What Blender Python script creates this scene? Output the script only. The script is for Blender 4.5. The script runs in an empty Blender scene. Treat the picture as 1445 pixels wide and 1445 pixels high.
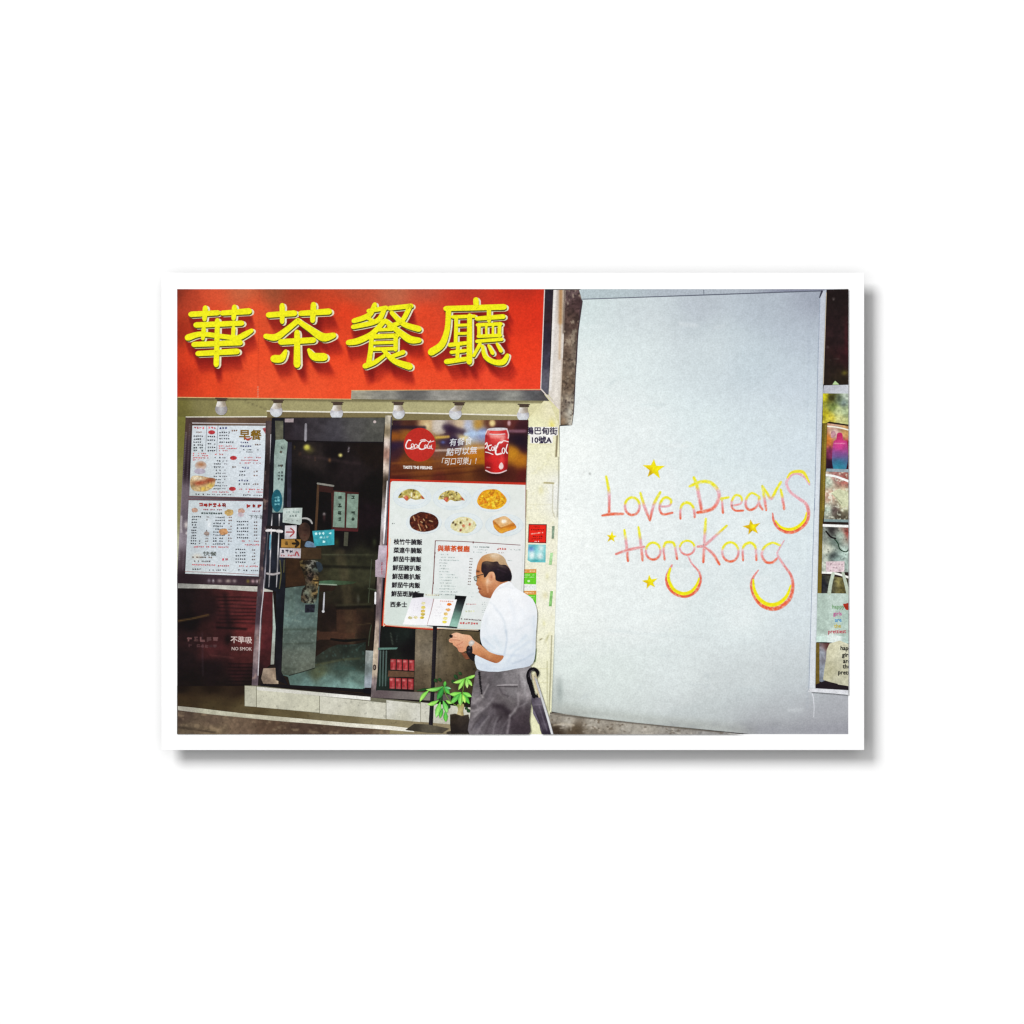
# A white-bordered photographic print, float-mounted on an added, unseen inset riser block on a
# white table under one big overhead softbox.  The print itself is flat: what it
# depicts is laid down as ink films a few microns thick, each one a named part, with the picture's light and shade painted into its colour.
import bpy, bmesh, math, random
import numpy as np
from mathutils import Vector
from mathutils.geometry import delaunay_2d_cdt

S = 0.0005                      # metres per unit of the print's own drawing grid
BOARD = 0.0225                  # height of the print's face above the table
CX, CY = 722.5, 722.5
scene = bpy.context.scene
COL = scene.collection

# ------------------------------------------------------------------ camera
cam_d = bpy.data.cameras.new('camera')
cam = bpy.data.objects.new('camera', cam_d); COL.objects.link(cam)
DIST = 3.5
cam.location = (0, 0, BOARD + DIST)
cam_d.sensor_width = 36
cam_d.lens = 36 * DIST / (1445 * S)
cam_d.clip_start = 0.05; cam_d.clip_end = 60
scene.camera = cam
# ------------------------------------------------------------------ world, lamp, exposure
w = bpy.data.worlds.new('World'); scene.world = w; w.use_nodes = True
w.node_tree.nodes['Background'].inputs[0].default_value = (1, 1, 1, 1)
w.node_tree.nodes['Background'].inputs[1].default_value = 0.05
for name_, size_, loc_, watts in (('overhead_softbox', 16.2, (-1.7, 1.7, 16.0), 1950), ('key_softbox', 7.2, (-8.4, 8.4, 16.0), 3830)):
    ld = bpy.data.lights.new(name_, 'AREA'); ld.shape = 'SQUARE'; ld.size = size_; ld.energy = watts
    lamp = bpy.data.objects.new(name_, ld); COL.objects.link(lamp); lamp.location = loc_
scene.view_settings.view_transform = 'Standard'
scene.view_settings.look = 'None'
scene.view_settings.exposure = 0; scene.view_settings.gamma = 1
scene.view_settings.use_curve_mapping = False
scene.cycles.filter_width = 1.4
LIGHT = 1.26                    # radiance of a perfect white on the table

# ------------------------------------------------------------------ materials
def lin(c): return np.where(c <= 0.04045, c / 12.92, ((c + 0.055) / 1.055) ** 2.4)
def H(h):
    h = h.lstrip('#'); return np.array([int(h[i:i + 2], 16) for i in (0, 2, 4)]) / 255.0

def plain(name, rgb, rough=0.6, spec=0.2, noise=0.0, scale=300):
    m = bpy.data.materials.new(name); m.use_nodes = True
    nt = m.node_tree; b = nt.nodes['Principled BSDF']
    b.inputs['Roughness'].default_value = rough
    b.inputs['Specular IOR Level'].default_value = spec
    tc = nt.nodes.new('ShaderNodeTexCoord'); nz = nt.nodes.new('ShaderNodeTexNoise')
    nz.inputs['Scale'].default_value = scale
    mp = nt.nodes.new('ShaderNodeMapRange'); mp.inputs['To Min'].default_value = 1 - noise; mp.inputs['To Max'].default_value = 1 + noise
    mx = nt.nodes.new('ShaderNodeMix'); mx.data_type = 'RGBA'; mx.blend_type = 'MULTIPLY'; mx.inputs[0].default_value = 1
    mx.inputs[6].default_value = (*rgb, 1)
    nt.links.new(tc.outputs['Object'], nz.inputs['Vector']); nt.links.new(nz.outputs['Fac'], mp.inputs['Value'])
    nt.links.new(mp.outputs[0], mx.inputs[7]); nt.links.new(mx.outputs[2], b.inputs['Base Color'])
    return m

def ink_material(name, grain=0.15, mott=0.0, mscale=60, speck=0.0):
    """printed ink: the film's own colour, broken by film grain (and optional mottling)"""
    m = bpy.data.materials.new(name); m.use_nodes = True
    nt = m.node_tree; N = nt.nodes; L = nt.links; b = N['Principled BSDF']
    b.inputs['Roughness'].default_value = 0.55
    b.inputs['Specular IOR Level'].default_value = 0.02
    at = N.new('ShaderNodeAttribute'); at.attribute_name = 'ink'
    tc = N.new('ShaderNodeTexCoord')
    def noise(scale, detail, rough):
        n = N.new('ShaderNodeTexNoise'); n.inputs['Scale'].default_value = scale
        n.inputs['Detail'].default_value = detail; n.inputs['Roughness'].default_value = rough
        L.new(tc.outputs['Object'], n.inputs['Vector']); return n
    def rng(sock, a0, a1, lo, hi):
        mp = N.new('ShaderNodeMapRange'); mp.inputs['From Min'].default_value = a0; mp.inputs['From Max'].default_value = a1
        mp.inputs['To Min'].default_value = lo; mp.inputs['To Max'].default_value = hi
        L.new(sock, mp.inputs['Value']); return mp.outputs[0]
    def mul(a, b_):
        mx = N.new('ShaderNodeMix'); mx.data_type = 'RGBA'; mx.blend_type = 'MULTIPLY'; mx.inputs[0].default_value = 1
        L.new(a, mx.inputs[6]); L.new(b_, mx.inputs[7]); return mx.outputs[2]
    g = noise(900, 2, 0.7)
    c = mul(at.outputs['Color'], rng(g.outputs['Fac'], 0.3, 0.7, 1 - grain, 1 + grain))
    if mott:
        c = mul(c, rng(noise(mscale, 4, 0.6).outputs['Fac'], 0.3, 0.7, 1 - mott, 1 + mott))
    if speck:
        c = mul(c, rng(noise(420, 1, 0.5).outputs['Fac'], 0.28, 0.36, 1 - speck, 1))
    ad = N.new('ShaderNodeMix'); ad.data_type = 'RGBA'; ad.blend_type = 'ADD'; ad.inputs[0].default_value = 0.003
    g2 = noise(1100, 1, 0.5); L.new(c, ad.inputs[6]); L.new(g2.outputs['Color'], ad.inputs[7])
    L.new(ad.outputs[2], b.inputs['Base Color'])
    return m

M = {'ink': ink_material('printed_ink'),
     'plaster': ink_material('printed_plaster', 0.10, 0.05, 230),
     'rough': ink_material('printed_rough', 0.16, 0.22, 140, 0.35),
     'stone': ink_material('printed_stone', 0.10, 0.06, 160, 0.25),
     'clean': ink_material('printed_flat', 0.04),
     'paper': plain('matte_photo_paper', (0.84, 0.84, 0.84), 0.6, 0.15, 0.006, 900),
     'foam': plain('black_foam_board', (0.02, 0.02, 0.02), 0.9, 0.05, 0.1, 200),  # black to soak up light bounced under the sheet
     'table': plain('white_table', (0.84, 0.84, 0.84), 0.7, 0.1, 0.006, 40)}

# ------------------------------------------------------------------ drawing helpers
REG = dict(A=(210, 370, 320 / 1445), B=(490, 370, 340 / 1445), C=(800, 370, 440 / 1445), D=(230, 580, 320 / 1445),
           E=(520, 580, 280 / 1445), F=(230, 820, 320 / 1445), G=(520, 760, 300 / 1445), H=(1000, 760, 340 / 1445),
           I=(370, 580, 220 / 1445), J=(370, 780, 220 / 1445), K=(620, 770, 160 / 1445), L=(580, 900, 220 / 1445),
           M=(1130, 400, 320 / 1445), N=(1130, 690, 320 / 1445), O=(840, 640, 230 / 1445), P=(980, 640, 230 / 1445),
           Q=(250, 590, 140 / 1445), R=(250, 700, 140 / 1445), S=(545, 590, 205 / 1445), T=(545, 675, 205 / 1445),
           U=(540, 750, 150 / 1445), V=(750, 400, 240 / 1445), W=(720, 590, 210 / 1445), X=(720, 780, 260 / 1445),
           Z=(0, 0, 1))
def q(r, *n):
    """sheet coordinates -> drawing grid; flat list of x,y"""
    ox, oy, f = REG[r]; a = np.array(n, float).reshape(-1, 2); return a * f + (ox, oy)
def k(r, v): return v * REG[r][2]

def catmull(p, n=6, closed=False):
    p = np.asarray(p, float); m = len(p)
    if m < 3 and not closed: 
        t = np.linspace(0, 1, n + 1)[:, None]; return p[0] * (1 - t) + p[1] * t
    out = []; rng_ = range(m if closed else m - 1)
    for i in rng_:
        if closed: a, b, c, d = p[(i - 1) % m], p[i], p[(i + 1) % m], p[(i + 2) % m]
        else: a, b, c, d = p[max(i - 1, 0)], p[i], p[i + 1], p[min(i + 2, m - 1)]
        for t in np.arange(n) / n:
            out.append(0.5 * (2 * b + (c - a) * t + (2 * a - 5 * b + 4 * c - d) * t * t + (3 * b - a - 3 * c + d) * t ** 3))
    if not closed: out.append(p[-1])
    return np.array(out)

def inside(poly, pts):
    x, y = pts[:, 0], pts[:, 1]; r = np.zeros(len(pts), bool); j = len(poly) - 1
    for i in range(len(poly)):
        xi, yi = poly[i]; xj, yj = poly[j]
        if yi != yj:
            c = ((yi > y) != (yj > y)) & (x < (xj - xi) * (y - yi) / (yj - yi) + xi); r ^= c
        j = i
    return r

def vnoise(p, scale, seed=0):
    p = p / scale + seed * 17.31; i = np.floor(p).astype(np.int64); f = p - i; f = f * f * (3 - 2 * f)
    def h(ix, iy):
        n = (ix * 374761393 + iy * 668265263 + seed * 144665) & 0x7fffffff
        n = ((n ^ (n >> 13)) * 1274126177) & 0x7fffffff; return ((n ^ (n >> 16)) & 0xffff) / 65535.0
    a, b = h(i[:, 0], i[:, 1]), h(i[:, 0] + 1, i[:, 1]); c, d = h(i[:, 0], i[:, 1] + 1), h(i[:, 0] + 1, i[:, 1] + 1)
    return (a * (1 - f[:, 0]) + b * f[:, 0]) * (1 - f[:, 1]) + (c * (1 - f[:, 0]) + d * f[:, 0]) * f[:, 1]

def seg_dist(p, pts):
    d = np.full(len(p), 1e9)
    for a, b in zip(pts[:-1], pts[1:]):
        ab = b - a; t = np.clip(((p - a) @ ab) / max(ab @ ab, 1e-9), 0, 1)
        d = np.minimum(d, np.hypot(*(p - a - t[:, None] * ab).T))
    return d

class Ink:
    """the colour of a film: colour samples blended smoothly, then strokes laid over"""
    def __init__(s, base, soft=18, power=1.6):
        s.ops = []
        if isinstance(base, str): c = H(base); s.base = lambda p: np.tile(c, (len(p), 1))
        else:
            P_ = np.array([b[:2] for b in base], float); C_ = np.array([H(b[2]) for b in base])
            def f(p):
                wsum = np.zeros(len(p)); acc = np.zeros((len(p), 3))
                for a, c in zip(P_, C_):
                    ww = 1 / (((p - a) ** 2).sum(1) + soft * soft) ** power; wsum += ww; acc += ww[:, None] * c
                return acc / wsum[:, None]
            s.base = f
    def blob(s, x, y, rx, ry, col, a=1.0, ang=0, hard=1.0): s.ops.append(('b', x, y, rx, ry, H(col), a, math.radians(ang), hard)); return s
    def line(s, pts, wd, col, a=1.0, soft=1.0): s.ops.append(('l', np.asarray(pts, float), wd, H(col), a, soft)); return s
    def gain(s, *g): s.ops.append(('g', np.array(g))); return s
    def noise(s, scale, amp, seed=1, sx=1, sy=1): s.ops.append(('n', scale, amp, seed, sx, sy)); return s
    def patch(s, scale, col, a, thr, seed=2, sx=1, sy=1): s.ops.append(('p', scale, H(col), a, thr, seed, sx, sy)); return s
    def fill(s, poly, col, a=1.0): s.ops.append(('f', np.asarray(poly, float), H(col), a)); return s
    def __call__(s, p):
        c = s.base(p)
        for o in s.ops:
            if o[0] == 'b':
                _, x, y, rx, ry, col, a, an, hd = o
                dx, dy = p[:, 0] - x, p[:, 1] - y; u = (dx * math.cos(an) + dy * math.sin(an)) / rx; v = (-dx * math.sin(an) + dy * math.cos(an)) / ry
                t = a * np.exp(-((u * u + v * v) ** hd)); c = c + t[:, None] * (col - c)
            elif o[0] == 'l':
                _, pts, wd, col, a, soft = o
                d = seg_dist(p, pts); e = np.clip((wd / 2 * (1 + soft) - d) / max(wd * soft, 1e-6), 0, 1); e = e * e * (3 - 2 * e)
                c = c + (a * e)[:, None] * (col - c)
            elif o[0] == 'g': c = c * o[1]
            elif o[0] == 'n':
                _, sc, amp, sd, sx, sy = o
                pp = p * (1 / sx, 1 / sy); n = vnoise(pp, sc, sd) * .6 + vnoise(pp, sc / 2.1, sd + 5) * .4; c = c * (1 + amp * (n - .5) * 2)[:, None]
            elif o[0] == 'p':
                _, sc, col, a, thr, sd, sx, sy = o
                pp = p * (1 / sx, 1 / sy); n = vnoise(pp, sc, sd) * .65 + vnoise(pp, sc / 2.3, sd + 7) * .35
                e = np.clip((n - thr) / 0.12, 0, 1); c = c + (a * e)[:, None] * (col - c)
            else:
                _, poly, col, a = o
                e = inside(poly, p) * a; c = c + e[:, None] * (col - c)
        return np.clip(c, 0, 1)

BOUNDS = (250.0, 408.0, 1197.0, 1036.0)
Z0 = BOARD; ZSTEP = 3.0e-6; layer = [1]; SAT = [1.0, 0.0]          # saturation and extra mottling of the films being laid
TONE = ([0, .06, .15, .3, .45, .6, .75, .86, .94, 1], [0, .045, .135, .305, .475, .655, .815, .915, .965, 1])   # the print's contrast curve
def to3(p, z): return np.column_stack(((p[:, 0] - CX) * S, -(p[:, 1] - CY) * S, z))

ROOT = bpy.data.objects.new('photo_print', None); COL.objects.link(ROOT)
ROOT['label'] = 'white-bordered colour photo print of a restaurant front, raised off the white table'
ROOT['category'] = 'photo print'

def link(name, verts2, zoff, faces, cols, parent, mat='ink', label=None, kind=None, clip=True, bump=1):
    """one ink film as one mesh object"""
    z = Z0 + layer[0] * ZSTEP + np.asarray(zoff, float) * np.ones(len(verts2)); layer[0] += bump
    v3 = to3(np.asarray(verts2, float), z)
    me = bpy.data.meshes.new(name); me.from_pydata(v3.tolist(), [], [list(map(int, f)) for f in faces])
    ca = me.color_attributes.new('ink', 'FLOAT_COLOR', 'POINT')
    cols = np.asarray(cols, float); lum = (cols @ np.array([.3, .59, .11]))[:, None]; cols = lum + (cols - lum) * SAT[0]
    if SAT[1]:
        p_ = np.asarray(verts2, float); n_ = vnoise(p_, 6, 31) * .55 + vnoise(p_, 2.6, 47) * .45; cols = cols * (1 + SAT[1] * (n_ - .5) * 2)[:, None]
    cols = np.interp(np.clip(cols, 0, 1), TONE[0], TONE[1])
    rgb = np.clip(lin(cols) / LIGHT, 0, 0.86)
    ca.data.foreach_set('color', np.column_stack((rgb, np.ones(len(rgb)))).ravel().astype(np.float32))
    if clip:
        b = verts2.min(0).tolist() + verts2.max(0).tolist(); x0, y0, x1, y1 = BOUNDS
        cuts = []
        if b[0] < x0 - 1e-3: cuts.append((x0, 0, -1, 0))
        if b[2] > x1 + 1e-3: cuts.append((x1, 0, 1, 0))
        if b[1] < y0 - 1e-3: cuts.append((0, y0, 0, -1))
        if b[3] > y1 + 1e-3: cuts.append((0, y1, 0, 1))
        if cuts:
            bm = bmesh.new(); bm.from_mesh(me)
            for x, y, nx, ny in cuts:
                co = Vector(((x - CX) * S, -(y - CY) * S, 0)); no = Vector((nx, -ny, 0))
                bmesh.ops.bisect_plane(bm, geom=bm.verts[:] + bm.edges[:] + bm.faces[:], plane_co=co, plane_no=no, clear_outer=True)
            bm.to_mesh(me); bm.free()
    me.materials.append(M[mat])
    o = bpy.data.objects.new(name, me); COL.objects.link(o); o.parent = parent or ROOT
    if label: o['label'] = label
    if kind: o['kind'] = kind
    return o

def mesh_poly(poly, sp):
    poly = np.asarray(poly, float); out = []
    for a, b in zip(poly, np.roll(poly, -1, 0)):
        n = max(1, int(np.hypot(*(b - a)) / sp)); out += [a + (b - a) * i / n for i in range(n)]
    out = np.array(out); lo, hi = out.min(0), out.max(0)
    ys = np.arange(lo[1] + sp * .5, hi[1], sp * .87); pts = []
    for i, y in enumerate(ys):
        xs = np.arange(lo[0] + sp * (.5 + .5 * (i & 1)), hi[0], sp); pts.append(np.column_stack((xs, np.full(len(xs), y))))
    if pts:
        pts = np.concatenate(pts)
        pts = pts[inside(out, pts)]
        if len(pts) and len(out) < 600:
            d = seg_dist(pts, np.vstack((out, out[:1]))); pts = pts[d > sp * .35]
    else: pts = np.zeros((0, 2))
    allp = np.vstack((out, pts)) if len(pts) else out
    r = delaunay_2d_cdt([Vector(v) for v in allp], [], [list(range(len(out)))], 1, 1e-5)
    return np.array([v[:] for v in r[0]]), r[2]

def film(name, poly, ink, parent=None, sp=2.5, mat='ink', label=None, smooth=0, kind=None):
    if smooth: poly = catmull(poly, smooth, True)
    if isinstance(ink, str): ink = Ink(ink)
    v, f = mesh_poly(poly, sp)
    return link(name, v, 0, f, ink(v), parent, mat, label, kind)

def ell(x, y, rx, ry, n=28, ang=0, wob=0, seed=0):
    t = np.arange(n) / n * 2 * math.pi; r = 1 + wob * (np.random.RandomState(seed).rand(n) - .5) * 2
    u, v = np.cos(t) * rx * r, np.sin(t) * ry * r; a = math.radians(ang)
    return np.column_stack((x + u * math.cos(a) - v * math.sin(a), y + u * math.sin(a) + v * math.cos(a)))

def ribbon_geo(pts, wd, n=5, closed=False):
    """(verts, faces, t, side): a brush stroke with round ends, three points across"""
    pts = np.asarray(pts, float); wd = np.broadcast_to(np.asarray(wd, float), (len(pts),)) if np.ndim(wd) == 0 else np.interp(np.linspace(0, 1, len(pts)), np.linspace(0, 1, len(wd)), wd)
    c = catmull(np.column_stack((pts, wd)), n, closed)
    xy, ww = c[:, :2], np.maximum(c[:, 2], .05)
    if closed: xy = np.vstack((xy, xy[:1])); ww = np.append(ww, ww[0])
    else:
        d0 = xy[0] - xy[1]; d0 /= np.hypot(*d0) + 1e-9; d1 = xy[-1] - xy[-2]; d1 /= np.hypot(*d1) + 1e-9
        pre = [(xy[0] + d0 * ww[0] * .5 * e, ww[0] * f) for e, f in ((1, .25), (.7, .72))]
        post = [(xy[-1] + d1 * ww[-1] * .5 * e, ww[-1] * f) for e, f in ((.7, .72), (1, .25))]
        xy = np.vstack(([a for a, _ in pre], xy, [a for a, _ in post])); ww = np.concatenate(([b for _, b in pre], ww, [b for _, b in post]))
    tg = np.gradient(xy, axis=0)
    if closed: tg[0] = tg[-1] = xy[1] - xy[-2]
    tg /= np.hypot(*tg.T)[:, None] + 1e-9
    nm = np.column_stack((-tg[:, 1], tg[:, 0])); V = []
    for s in (-.5, -.3, 0, .3, .5): V.append(xy + nm * (ww * s)[:, None])
    m = len(xy); V = np.vstack(V); F = []
    for r in range(4):
        for i in range(m - 1): F.append((r * m + i, r * m + i + 1, (r + 1) * m + i + 1, (r + 1) * m + i))
    return V, F, np.tile(np.linspace(0, 1, m), 5), np.repeat([-1, -.45, 0, .45, 1], m)

def strokes(name, ss, parent, col, edge=None, mat='ink', label=None, n=5, off=(0, 0), grow=0):
    """several brush strokes of one mark as one film; ss: list of (pts, width[, closed])"""
    VV, FF, CC, ZZ = [], [], [], []; base = 0
    for i, s_ in enumerate(ss):
        wd = np.asarray(s_[1], float) + grow
        V, F, t, side = ribbon_geo(s_[0] + np.array(off), wd, n, len(s_) > 2 and s_[2])
        fn = s_[3] if len(s_) > 3 else col
        c = fn(V, t) if callable(fn) else np.tile(H(fn), (len(V), 1))
        if edge is not None:
            e = H(edge[0]); a = edge[1] * np.abs(side); c = c + a[:, None] * (e - c)
        VV.append(V); FF += [tuple(a + base for a in f) for f in F]; CC.append(c); ZZ.append(i * 6e-7 + t * 4e-7); base += len(V)
    return link(name, np.vstack(VV), np.concatenate(ZZ), FF, np.vstack(CC), parent, mat, label, bump=2 + len(ss) // 4)

def text(name, body, x, y, size, col, parent, rot=0, shear=0, bold=0.0, sx=1.0, align='LEFT', mat='clean', space=1.0, label=None):
    """flat lettering; x,y baseline start, size = cap square in grid units"""
    cu = bpy.data.curves.new(name, 'FONT'); cu.body = body; cu.size = 1; cu.align_x = align
    cu.resolution_u = 2; cu.space_character = space
    ob = bpy.data.objects.new(name, cu); COL.objects.link(ob)
    dg = bpy.context.evaluated_depsgraph_get(); me = bpy.data.meshes.new_from_object(ob.evaluated_get(dg))
    n = len(me.vertices); co = np.zeros(n * 3); me.vertices.foreach_get('co', co); co = co.reshape(-1, 3)[:, :2]
    F = [tuple(p.vertices) for p in me.polygons]
    bpy.data.objects.remove(ob); bpy.data.curves.remove(cu); bpy.data.meshes.remove(me)
    u = co[:, 0] * size * sx + co[:, 1] * size * shear; v = -co[:, 1] * size; a = math.radians(rot)
    P2 = np.column_stack((x + u * math.cos(a) - v * math.sin(a), y + u * math.sin(a) + v * math.cos(a)))
    zz = np.zeros(n)
    if bold:
        d = bold * size; P0, F0, reps = P2, F, ((-d, -d), (d, -d), (-d, d), (d, d)); P2 = np.vstack([P0 + r_ for r_ in reps])
        F = [tuple(i + n * j for i in f) for j in range(4) for f in F0]; zz = np.repeat(np.arange(4) * 5e-7, n)
    c = col(P2) if callable(col) else np.tile(H(col), (len(P2), 1))
    return link(name, P2, zz, F, c, parent, mat, label)

def marks(name, lines, parent, seed=1, bg=None, label=None):
    """rows of print too small to read: little bars standing where the characters stand.
       lines: (x0,y0,x1,y1,height,colour[,gap])"""
    rs = np.random.RandomState(seed); V, F, C, Zs = [], [], [], []
    def bar(x0, y0, x1, y1, c, z):
        b = len(V); V.extend([(x0, y0), (x1, y0), (x1, y1), (x0, y1)]); F.append((b, b + 1, b + 2, b + 3)); C.extend([c] * 4); Zs.extend([z] * 4)
    for ln in lines:
        x0, y0, x1, y1, h, col = ln[:6]; gap = ln[6] if len(ln) > 6 else 0.12
        c = H(col); n = max(1, int(abs(x1 - x0) / (h * .95)))
        for i in range(n):
            if rs.rand() < gap: continue
            cx = x0 + (x1 - x0) * (i + .5) / n; cy = y0 + (y1 - y0) * (i + .5) / n; r = h * .43
            cc = np.clip(c * (0.85 + .4 * rs.rand()), 0, 1)
            for j in range(rs.randint(2, 4)):
                yy = cy + (rs.rand() - .5) * 1.5 * r; bar(cx - r * (.6 + .4 * rs.rand()), yy - h * .12, cx + r * (.6 + .4 * rs.rand()), yy + h * .12, cc, j * 4e-7)
            for j in range(rs.randint(1, 3)):
                xx = cx + (rs.rand() - .5) * 1.4 * r; bar(xx - h * .12, cy - r * (.6 + .4 * rs.rand()), xx + h * .12, cy + r * (.6 + .4 * rs.rand()), cc, 2e-6 + j * 4e-7)
    return link(name, np.array(V), np.array(Zs), F, np.array(C), parent, 'clean', label, kind='stuff', bump=2)

# ------------------------------------------------------------------ the table and the board
def box(name, x0, y0, x1, y1, z0, z1, mat, parent=None, bev=0):
    bm = bmesh.new(); bmesh.ops.create_cube(bm, size=1)
    for v in bm.verts:
        v.co = Vector((x0 + (v.co.x + .5) * (x1 - x0), y0 + (v.co.y + .5) * (y1 - y0), z0 + (v.co.z + .5) * (z1 - z0)))
    if bev: bmesh.ops.bevel(bm, geom=bm.edges[:], offset=bev, segments=2, affect='EDGES', profile=.5)
    me = bpy.data.meshes.new(name); bm.to_mesh(me); bm.free(); me.materials.append(M[mat])
    o = bpy.data.objects.new(name, me); COL.objects.link(o)
    if parent: o.parent = parent
    return o
t = box('tabletop', -3, -3, 3, 3, -0.04, 0.0, 'table'); t['kind'] = 'structure'
t['label'] = 'plain matte white table surface under the print'; t['category'] = 'table'
bd = box('white_sheet', (228 - CX) * S, -(1058.5 - CY) * S, (1219.5 - CX) * S, -(385 - CY) * S, BOARD - 0.0016, BOARD, 'paper', ROOT, 0.0002)
bd['label'] = 'stiff white sheet whose bare margin frames the picture'
box('hidden_riser', (300 - CX) * S, -(986 - CY) * S, (1147 - CX) * S, -(457 - CY) * S, -0.0003, BOARD - 0.0022, 'foam', ROOT)  # unseen support added, inset and black so the sheet's shadow shows all round
box('bounce_blocker', (229.5 - CX) * S, -(1057 - CY) * S, (1218 - CX) * S, -(386.5 - CY) * S, BOARD - 0.0022, BOARD - 0.0015, 'foam', ROOT)  # unseen black layer added to cut light bouncing off the sheet's underside

# ================================================================== THE PRINTED PICTURE
film('picture_ground', [(250, 408), (1197, 408), (1197, 1036), (250, 1036)], '#241c1a', sp=60, label='dark ground of the printed picture')

# ------------------------------------------------------------------ plaster wall (right half)
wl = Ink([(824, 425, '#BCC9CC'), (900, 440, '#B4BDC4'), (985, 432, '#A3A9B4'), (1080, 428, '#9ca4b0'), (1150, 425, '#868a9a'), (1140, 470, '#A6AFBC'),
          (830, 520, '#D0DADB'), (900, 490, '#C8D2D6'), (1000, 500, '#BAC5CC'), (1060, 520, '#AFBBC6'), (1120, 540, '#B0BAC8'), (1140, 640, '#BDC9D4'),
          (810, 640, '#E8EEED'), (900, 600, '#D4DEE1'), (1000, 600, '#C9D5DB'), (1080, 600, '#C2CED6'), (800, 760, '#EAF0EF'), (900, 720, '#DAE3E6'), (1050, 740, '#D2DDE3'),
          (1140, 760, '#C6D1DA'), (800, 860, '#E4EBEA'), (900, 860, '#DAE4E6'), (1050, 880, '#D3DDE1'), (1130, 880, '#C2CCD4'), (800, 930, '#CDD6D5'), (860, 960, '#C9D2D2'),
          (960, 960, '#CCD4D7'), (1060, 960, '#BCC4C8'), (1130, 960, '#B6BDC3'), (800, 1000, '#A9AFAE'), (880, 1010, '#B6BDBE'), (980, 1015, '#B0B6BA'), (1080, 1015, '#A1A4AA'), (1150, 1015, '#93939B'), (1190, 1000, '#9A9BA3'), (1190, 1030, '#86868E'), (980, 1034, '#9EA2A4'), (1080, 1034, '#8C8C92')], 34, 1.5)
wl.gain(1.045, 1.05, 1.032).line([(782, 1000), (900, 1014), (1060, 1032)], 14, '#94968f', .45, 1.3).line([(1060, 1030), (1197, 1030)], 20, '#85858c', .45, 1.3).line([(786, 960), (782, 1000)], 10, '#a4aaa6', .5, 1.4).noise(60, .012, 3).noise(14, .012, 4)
for y0, y1, a in ((700, 870, .12), (450, 620, .14), (900, 1000, .16)): wl.line([(1142, y0), (1139, y1)], 1.6, '#7f8ba0', a)
wl.line(q('X', 335, 640, 330, 860, 322, 1100, 312, 1260), 3, '#6e7268', .75, 1.5).blob(*q('X', 390, 1090)[0], 4, 16, '#7d8684', .55).blob(*q('X', 420, 1270)[0], 26, 4, '#8b8e8a', .5)
wl.line(q('X', 350, 200, 340, 560), 2.0, '#a9b0ac', .6, 1.5)
r_ = np.random.RandomState(11)
for i in range(26):
    x, y = 800 + 330 * r_.rand(), 450 + 560 * r_.rand(); wl.line([(x, y), (x + 10 + 26 * r_.rand(), y + 5 * (r_.rand() - .5))], 1.5 + 3 * r_.rand(), ['#b4c0c4', '#eef4f4'][i % 2], .22, 1.5)
for i in range(16): wl.blob(800 + 330 * r_.rand(), 440 + 570 * r_.rand(), 2 + 7 * r_.rand(), 1 + 3 * r_.rand(), ['#aab4ba', '#98a2a8'][i % 2], .22, 180 * r_.rand())
wl.blob(832, 668, 1.3, 1.3, '#5a5a5a', .7).blob(824, 668, .8, 2, '#7a7a78', .6).blob(800, 705, 3, .9, '#a0a5a4', .6, 20)
wl.line([(860, 890), (990, 900)], 3, '#c0cacd', .35, 2)
for i in range(14): wl.blob(820 + 23 * i + 7 * math.sin(i * 5), 1024 + 6 * math.sin(i * 3.1), 7, 3, '#85878a', .35)
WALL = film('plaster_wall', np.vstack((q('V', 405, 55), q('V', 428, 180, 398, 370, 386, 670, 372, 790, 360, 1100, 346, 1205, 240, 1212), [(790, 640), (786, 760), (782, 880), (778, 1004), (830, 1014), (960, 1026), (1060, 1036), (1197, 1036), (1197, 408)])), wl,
            sp=3.2, mat='plaster', label='pale grey plastered wall with chalk graffiti')
strokes('plaster_dribble', [(q('H', 600, 915, 622, 930, 632, 1000, 630, 1070), [2.4, 1.8, 1.4, 1])], WALL, '#ccced4', ('#b0b4ba', .5))
tb = Ink([(820, 412, '#a9b6ba'), (1000, 412, '#a3abb4'), (1160, 410, '#7d8090')], 30)
film('wall_capping', np.vstack(([(819, 408), (1166, 408)], q('C', 1180, 133, 635, 152, 62, 172))), tb, WALL, 4)
strokes('capping_joint', [(q('C', 62, 172, 350, 162, 635, 152, 1000, 139, 1180, 133), [1.2, 1.6, 1.6]), (q('C', 634, 130, 635, 150), 1.0)], WALL, '#5d626e')
# right-hand reveal of the wall
rv = Ink([(1160, 420, '#b4bac6'), (1158, 560, '#bac2cc'), (1152, 700, '#ccd4dc'), (1150, 850, '#d0d8de'), (1147, 970, '#cdd3d8')], 25)
film('wall_edge_strip', np.vstack((q('M', 128, 55, 163, 42, 152, 400, 133, 900, 118, 1445), q('N', 95, 900, 92, 1275, 55, 1275, 68, 700, 88, 200), q('M', 103, 900, 112, 300))), rv, WALL, 3, 'plaster')
strokes('edge_groove', [(q('M', 124, 70, 112, 420, 100, 900, 88, 1445), 1.0), (q('N', 88, 60, 70, 640, 52, 1275), .9)], WALL, '#8d97a8')
strokes('edge_shadow', [(q('M', 120, 90, 135, 50), [1.5, 3])], WALL, '#3c3c4a')

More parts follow.
